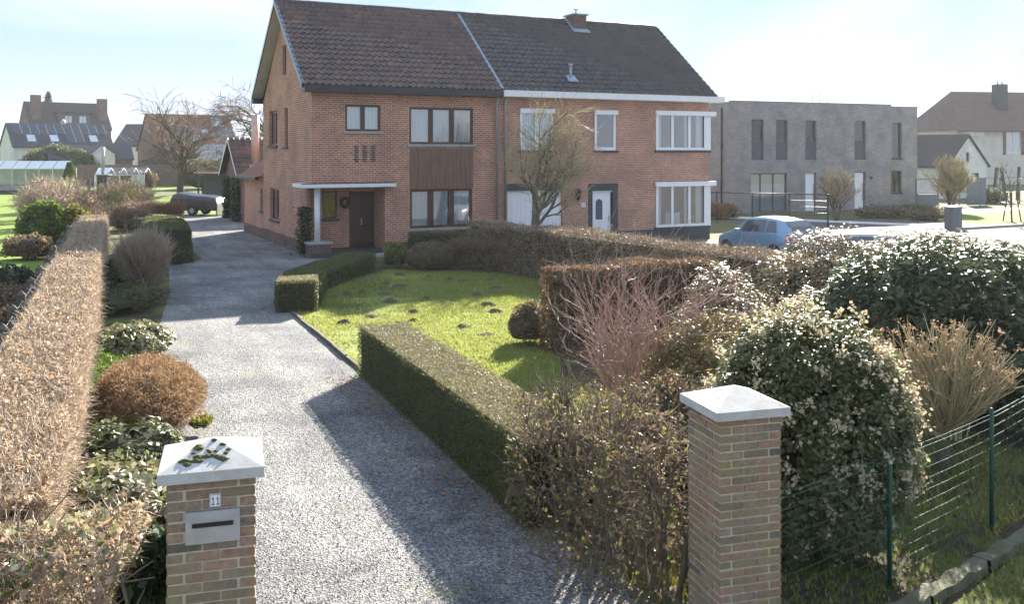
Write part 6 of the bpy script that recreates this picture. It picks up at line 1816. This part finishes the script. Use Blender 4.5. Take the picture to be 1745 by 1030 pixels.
# yard fence by the cottage
yf = empty('yard_fence', (29, 66, 0), 0, 'grey yard fence with thin posts in front of the cottage', 'fence')
A_, B_ = np.array([26.6, 62.6]), np.array([42.0, 71.0])
for i in range(9):
    p = A_ + (B_ - A_) * i / 8 - np.array([29, 66])
    MB().box(p[0] - 0.04, p[0] + 0.04, p[1] - 0.04, p[1] + 0.04, 0, 1.95).build('post', M['cabinet_grey'], yf)
q0, q1 = A_ - np.array([29, 66]), B_ - np.array([29, 66])
for z in (1.9, 0.95):
    MB().tube([(*q0, z), (*q1, z)], 0.025, 5).build('rail', M['cabinet_grey'], yf)
an = math.atan2(B_[1] - A_[1], B_[0] - A_[0])
for a0, a1, z0, z1 in ((5.2, 7.2, 0.05, 1.9), (0.1, 2.1, 0.05, 0.9)):
    o_ = MB().box(a0, a1, -0.03, 0.03, z0, z1).build('panel', M['cabinet_grey'], yf); o_.location = (*q0, 0); o_.rotation_euler = (0, 0, an)
for i, (a, b, c) in enumerate([(36.2, 71.5, 0.16), (37.6, 72.4, -0.2), (39.0, 73.4, 0.1)]):
    o_ = MB().box(-0.12, 0.12, -0.06, 0.06, 0, 2.6).build('timber_post', M['bark']); o_.location = (a, b, -0.03); o_.rotation_euler = (0, c, 0.5)
    tag(o_, ['rough timber post tilted towards the road by the cottage', 'rough timber post leaning back against the cottage', 'straightest rough timber post by the cottage'][i], 'timber', 'timbers leaning at the cottage')
shrub('yard_bush', 'dark bush at the cottage yard fence', (34.5, 68.5, 0), 1.3, 1.0, 1.1, 2500, 0.16, 0.08, 'glossy', n_cl=30, cr=0.3, cat='bush')

# left background
tc, rf_, sl, e0 = gabled('chimney_house', 'brick house with two tall end chimneys and a grey dormer', (-76.0, 150, 0), R(38), 12.2, 9, 7.6, 11.9, 'brick_bg', 'roof_bg', 0.2)
for x in (0.5, 10.6):
    MB().box(x, x + 1.35, 1.4, 2.8, 7.4, 12.9 if x < 5 else 12.6).build('chimney', M['brick_bg'], tc)
dr = MB().box(4.2, 9.0, 0.6, 4.0, 7.9, 10.0).build('dormer', M['blind_grey'], tc)
bx('dormer_roof', M['roof_slate'], dr, 3.9, 9.3, 0.3, 4.0, 10.01, 10.25)
for x in (5.2, 7.4):
    bx('window', M['roof_glass'], dr, x, x + 0.5, 0.56, 0.6, 8.5, 9.6); bx('window', M['roof_glass'], dr, x + 0.6, x + 1.0, 0.56, 0.6, 8.5, 9.6)
sh, rf_, sl, e0 = gabled('solar_house', 'white-gabled house with dark roof covered in solar panels', (-61.9, 118, 0), R(40), 11.9, 7, 4.6, 7.4, 'whitewash', 'roof_slate', 0.3)
for i in range(11):
    y0 = 1.7 if i not in (6, 7) else 0.35
    pn = roof_panel(rf_, 'solar_panel', 'solar', 0.4 + i * 1.02, 0.4 + i * 1.02 + 0.95, y0, 3.35, 4.6, sl)
    roof_panel(pn, 'frame_rail', 'solar_rail', 0.4 + i * 1.02 + 0.96, 0.4 + i * 1.02 + 1.02, y0, 3.35, 4.6, sl, 0.13)
for x in (1.8, 4.5, 9.3):
    roof_panel(rf_, 'skylight', 'roof_glass', x, x + 0.95, 0.5, 1.5, 4.6, sl, 0.14)
vt = MB().tube([(6.7, 3.5, 7.2), (6.7, 3.5, 7.8), (6.7, 3.5, 8.1)], [0.35, 0.3, 0.05], 8).build('roof_vent', M['zinc'], rf_)
sb, rf_, sl, e0 = gabled('low_barn', 'low dark-roofed barn with cream gable before the solar house', (-53.5, 110, 0), R(30), 9.0, 5, 3.0, 4.5, 'brick_bg', 'roof_slate', 0.3)
gb = MB()
gb.face([(4.6, -0.32, 2.2), (7.0, -0.32, 2.2), (7.0, -0.32, 3.5), (5.8, -0.32, 4.3), (4.6, -0.32, 3.5)])
gb.face([(4.4, -0.5, 3.4), (5.8, -0.5, 4.4), (5.8, 2.5, 4.4), (4.4, 2.5, 3.4)]); gb.face([(5.8, -0.5, 4.4), (7.2, -0.5, 3.4), (7.2, 2.5, 3.4), (5.8, 2.5, 4.4)])
gb.build('dormer_gable', M['cream_wall'], sb)
rr, rf_, sl, e0 = gabled('red_roof_house', 'red-roofed brick house with pale solar panels behind the bare tree', (-44.2, 118, 0), R(35), 10.4, 9, 4.2, 8.6, 'brick_bg', 'roof_red_bg', 0.3)
for x in (2.6, 3.7, 4.8, 7.4, 8.5, 9.5):
    pn = roof_panel(rf_, 'solar_panel', 'solar_bright', x, x + 0.98, 1.0, 2.6, 4.2, sl)
    roof_panel(pn, 'frame_rail', 'solar_rail', x + 0.985, x + 1.04, 1.0, 2.6, 4.2, sl, 0.13)
roof_panel(rf_, 'skylight', 'roof_glass', 6.3, 7.1, 1.7, 2.4, 4.2, sl, 0.15)
roof_panel(rf_, 'solar_panel', 'roof_glass', 7.9, 9.4, 2.9, 4.1, 4.2, sl)
lo, rf_, sl, e0 = gabled('pale_roof_shed', 'low shed with pale sheet roof before the red-roofed house', (-37.5, 112, 0), R(4), 6.2, 5, 2.7, 4.6, 'brick_bg', 'zinc', 0.3, cat='shed')
gz, rf_, sl, e0 = gabled('grey_roof_house', 'grey-roofed house with small brick chimney in the distance', (-59.5, 142, 0), R(-6), 8.5, 8, 4.8, 8.0, 'cream_wall', 'roof_slate', 0.3)
MB().box(4.2, 5.1, 3.2, 4.0, 7.4, 9.1).build('chimney', M['brick_bg'], rf_)
roof_panel(rf_, 'skylight', 'roof_glass', 4.6, 5.5, 1.6, 2.6, 4.8, sl, 0.15)
# garden walls and sheds between
lw = tag(MB().box(0, 16, 0, 0.3, 0, 2.3).build('garden_wall', M['brick_dark']), 'long dark garden wall behind the flue and glass shed', 'wall'); lw.location = (-50.5, 103, 0); lw.rotation_euler = (0, 0, R(3))

# greenhouse
gn = empty('greenhouse', (-51.0, 92, 0), R(4), 'white-roofed greenhouse on the far lawn', 'greenhouse')
bx('base_wall', M['concrete'], gn, 0, 7.6, 0, 2.6, 0, 0.45)
fr = MB()
for k in range(7):
    x = k * 7.6 / 6
    fr.box(x - 0.03, x + 0.03, -0.03, 0.03, 0.45, 2.05); fr.box(x - 0.03, x + 0.03, 2.57, 2.63, 0.45, 2.05)
fr.box(-0.03, 7.63, -0.04, 0.04, 2.05, 2.13); fr.box(-0.03, 7.63, 2.56, 2.64, 2.05, 2.13)
fr.build('frame', M['white_paint'], gn)
for k in range(6):
    x0, x1 = k * 7.6 / 6 + 0.03, (k + 1) * 7.6 / 6 - 0.03
    MB().face([(x0, 0.0, 0.45), (x1, 0.0, 0.45), (x1, 0.0, 2.05), (x0, 0.0, 2.05)]).build('pane', M['glass_clear'], gn)
    MB().face([(x0, 2.6, 0.45), (x1, 2.6, 0.45), (x1, 2.6, 2.05), (x0, 2.6, 2.05)]).build('pane', M['poly'], gn)
    MB().face([(x0, -0.12, 2.10), (x1, -0.12, 2.10), (x1, 1.3, 2.85), (x0, 1.3, 2.85)]).build('roof_pane', M['white_paint'], gn)
    MB().face([(x0, 1.3, 2.85), (x1, 1.3, 2.85), (x1, 2.72, 2.10), (x0, 2.72, 2.10)]).build('roof_pane', M['poly'], gn)
for x in (0, 7.6):
    MB().face([(x, 0, 0.45), (x, 2.6, 0.45), (x, 2.6, 2.1), (x, 1.3, 2.85), (x, 0, 2.1)]).build('end_pane', M['glass_clear'], gn)
lf = empty('lawn_fence', (-52, 82.5, 0), R(2), 'low dark fence with square posts across the far lawn', 'fence')
for x in (0.4, 5.4, 10.4, 14.9):
    bx('post', M['black_paint'], lf, x, x + 0.22, 0, 0.18, 0, 1.35)
bx('rail', M['black_paint'], lf, -14, 17.5, 0.05, 0.12, 0.02, 0.38)
# glass shed
gs = empty('glass_shed', (-35.2, 80.2, 0), R(8), 'small lean-to glass shed with metal frame', 'shed')
fr = MB()
for x in (0, 1.0, 2.0, 3.0, 4.0):
    fr.box(x - 0.03, x + 0.03, -0.03, 0.03, 0, 1.75)
fr.box(-0.03, 4.03, -0.04, 0.04, 1.72, 1.80)
for x in (0, 1.0, 2.0, 3.0, 4.0):
    fr.tube([(x, -0.05, 1.76), (x, 1.3, 2.35)], 0.03, 4); fr.tube([(x, 1.3, 2.35), (x, 2.6, 1.76)], 0.03, 4)
fr.build('frame', M['alu'], gs)
for k in range(4):
    MB().face([(k + 0.03, 0, 0.05), (k + 0.97, 0, 0.05), (k + 0.97, 0, 1.72), (k + 0.03, 0, 1.72)]).build('pane', M['glass_clear' if k < 3 else 'poly'], gs)
    MB().face([(k + 0.03, -0.05, 1.79), (k + 0.97, -0.05, 1.79), (k + 0.97, 1.3, 2.38), (k + 0.03, 1.3, 2.38)]).build('roof_pane', M['glass_clear' if k else 'roof_glass'], gs)
for x in (0, 4.0):
    MB().face([(x, 0, 0.05), (x, 2.6, 0.05), (x, 2.6, 1.76), (x, 1.3, 2.35), (x, 0, 1.76)]).build('end_pane', M['glass_clear'], gs)
fl = empty('stove_hut', (-32.0, 74.5, 0), 0, 'little black stove hut with a tall thin metal flue', 'hut')
bx('hut_body', M['plastic_dark'], fl, -0.4, 0.4, -0.3, 0.3, 0, 1.9); bx('hut_roof', M['zinc'], fl, -0.5, 0.5, -0.4, 0.4, 1.901, 1.98)
MB().tube([(-0.05, 0, 1.98), (-0.05, 0, 4.1)], 0.13, 8).build('flue', M['zinc'], fl)
cpt = empty('carport', (-22.6, 68.5, 0), R(12), 'low open carport beside the garage', 'carport')
bx('roof_sheet', M['roof_brown_bg'], cpt, -0.3, 4.4, -0.3, 3.0, 2.05, 2.2)
for x, y in ((0, 0), (4, 0), (0, 2.7), (4, 2.7)):
    bx('post', M['bark'], cpt, x - 0.06, x + 0.06, y - 0.06, y + 0.06, 0, 2.05)
bx('back_panel', M['cabinet_grey'], cpt, 0.07, 3.93, 2.68, 2.72, 0, 2.0)

# ------------------------------------------------------------------ trailer under its tarpaulin
tr = empty('covered_trailer', (-19.8, 56.2, 0), R(-12), 'low trailer under a dark glossy tarpaulin at the end of the drive', 'trailer')
V, F = [], []
xs = np.linspace(0, 3.0, 19); nj = 15
top = np.interp(xs, [0, 0.15, 0.5, 1.4, 2.4, 2.85, 3.0], [0.9, 1.28, 1.36, 1.22, 1.16, 1.06, 0.6])
for i, x in enumerate(xs):
    for j in range(nj):
        u_ = j / (nj - 1) * 2 - 1
        hw = 0.78
        if abs(u_) > 0.55:
            y = math.copysign(hw + 0.02 * math.sin(i * 1.9 + j), u_); z = top[i] * 0.93 - (abs(u_) - 0.55) / 0.45 * (top[i] * 0.93 - 0.42 - 0.05 * math.sin(i * 1.1))
        else:
            y = u_ / 0.55 * hw; z = top[i] * (0.93 + 0.07 * math.cos(u_ / 0.55 * 1.5)) + 0.02 * math.sin(i * 2.3 + j * 1.7)
        V.append((x, y, z))
for i in range(len(xs) - 1):
    for j in range(nj - 1):
        a = i * nj + j
        F.append((a, a + 1, a + nj + 1, a + nj))
raw_mesh('tarpaulin', np.array(V), np.array(F), M['tarp'], tr, None, True)
bx('chassis', M['plastic_dark'], tr, 0.05, 2.95, -0.72, 0.72, 0.3, 0.6)
for y in (-0.74, 0.74):
    w = MB().tube([(1.45, y - 0.1, 0.3), (1.45, y + 0.1, 0.3)], 0.3, 16).build('wheel', M['tyre'], tr)
    MB().tube([(1.45, y - 0.11, 0.3), (1.45, y + 0.11, 0.3)], 0.16, 10).build('rim', M['zinc'], w)
bx('tail_board', M['zinc'], tr, 2.9, 3.0, -0.7, 0.7, 0.05, 0.62)
MB().tube([(0.05, 0, 0.42), (-0.7, 0, 0.42), (-0.75, 0, 0.0)], 0.04, 6).build('drawbar', M['zinc'], tr)

# ------------------------------------------------------------------ hazy winter air
hz = MB().box(-420, 420, -70, 720, -1, 16).build('haze', None)
hm = bpy.data.materials.new('haze'); hm.use_nodes = True
for n in list(hm.node_tree.nodes):
    hm.node_tree.nodes.remove(n)
ho = hm.node_tree.nodes.new('ShaderNodeOutputMaterial'); hv = hm.node_tree.nodes.new('ShaderNodeVolumePrincipled')
hv.inputs['Color'].default_value = (0.86, 0.90, 0.95, 1); hv.inputs['Density'].default_value = 0.00028; hv.inputs['Anisotropy'].default_value = 0.35
hm.node_tree.links.new(hv.outputs[0], ho.inputs['Volume'])
hz.data.materials.append(hm); hz['kind'] = 'stuff'
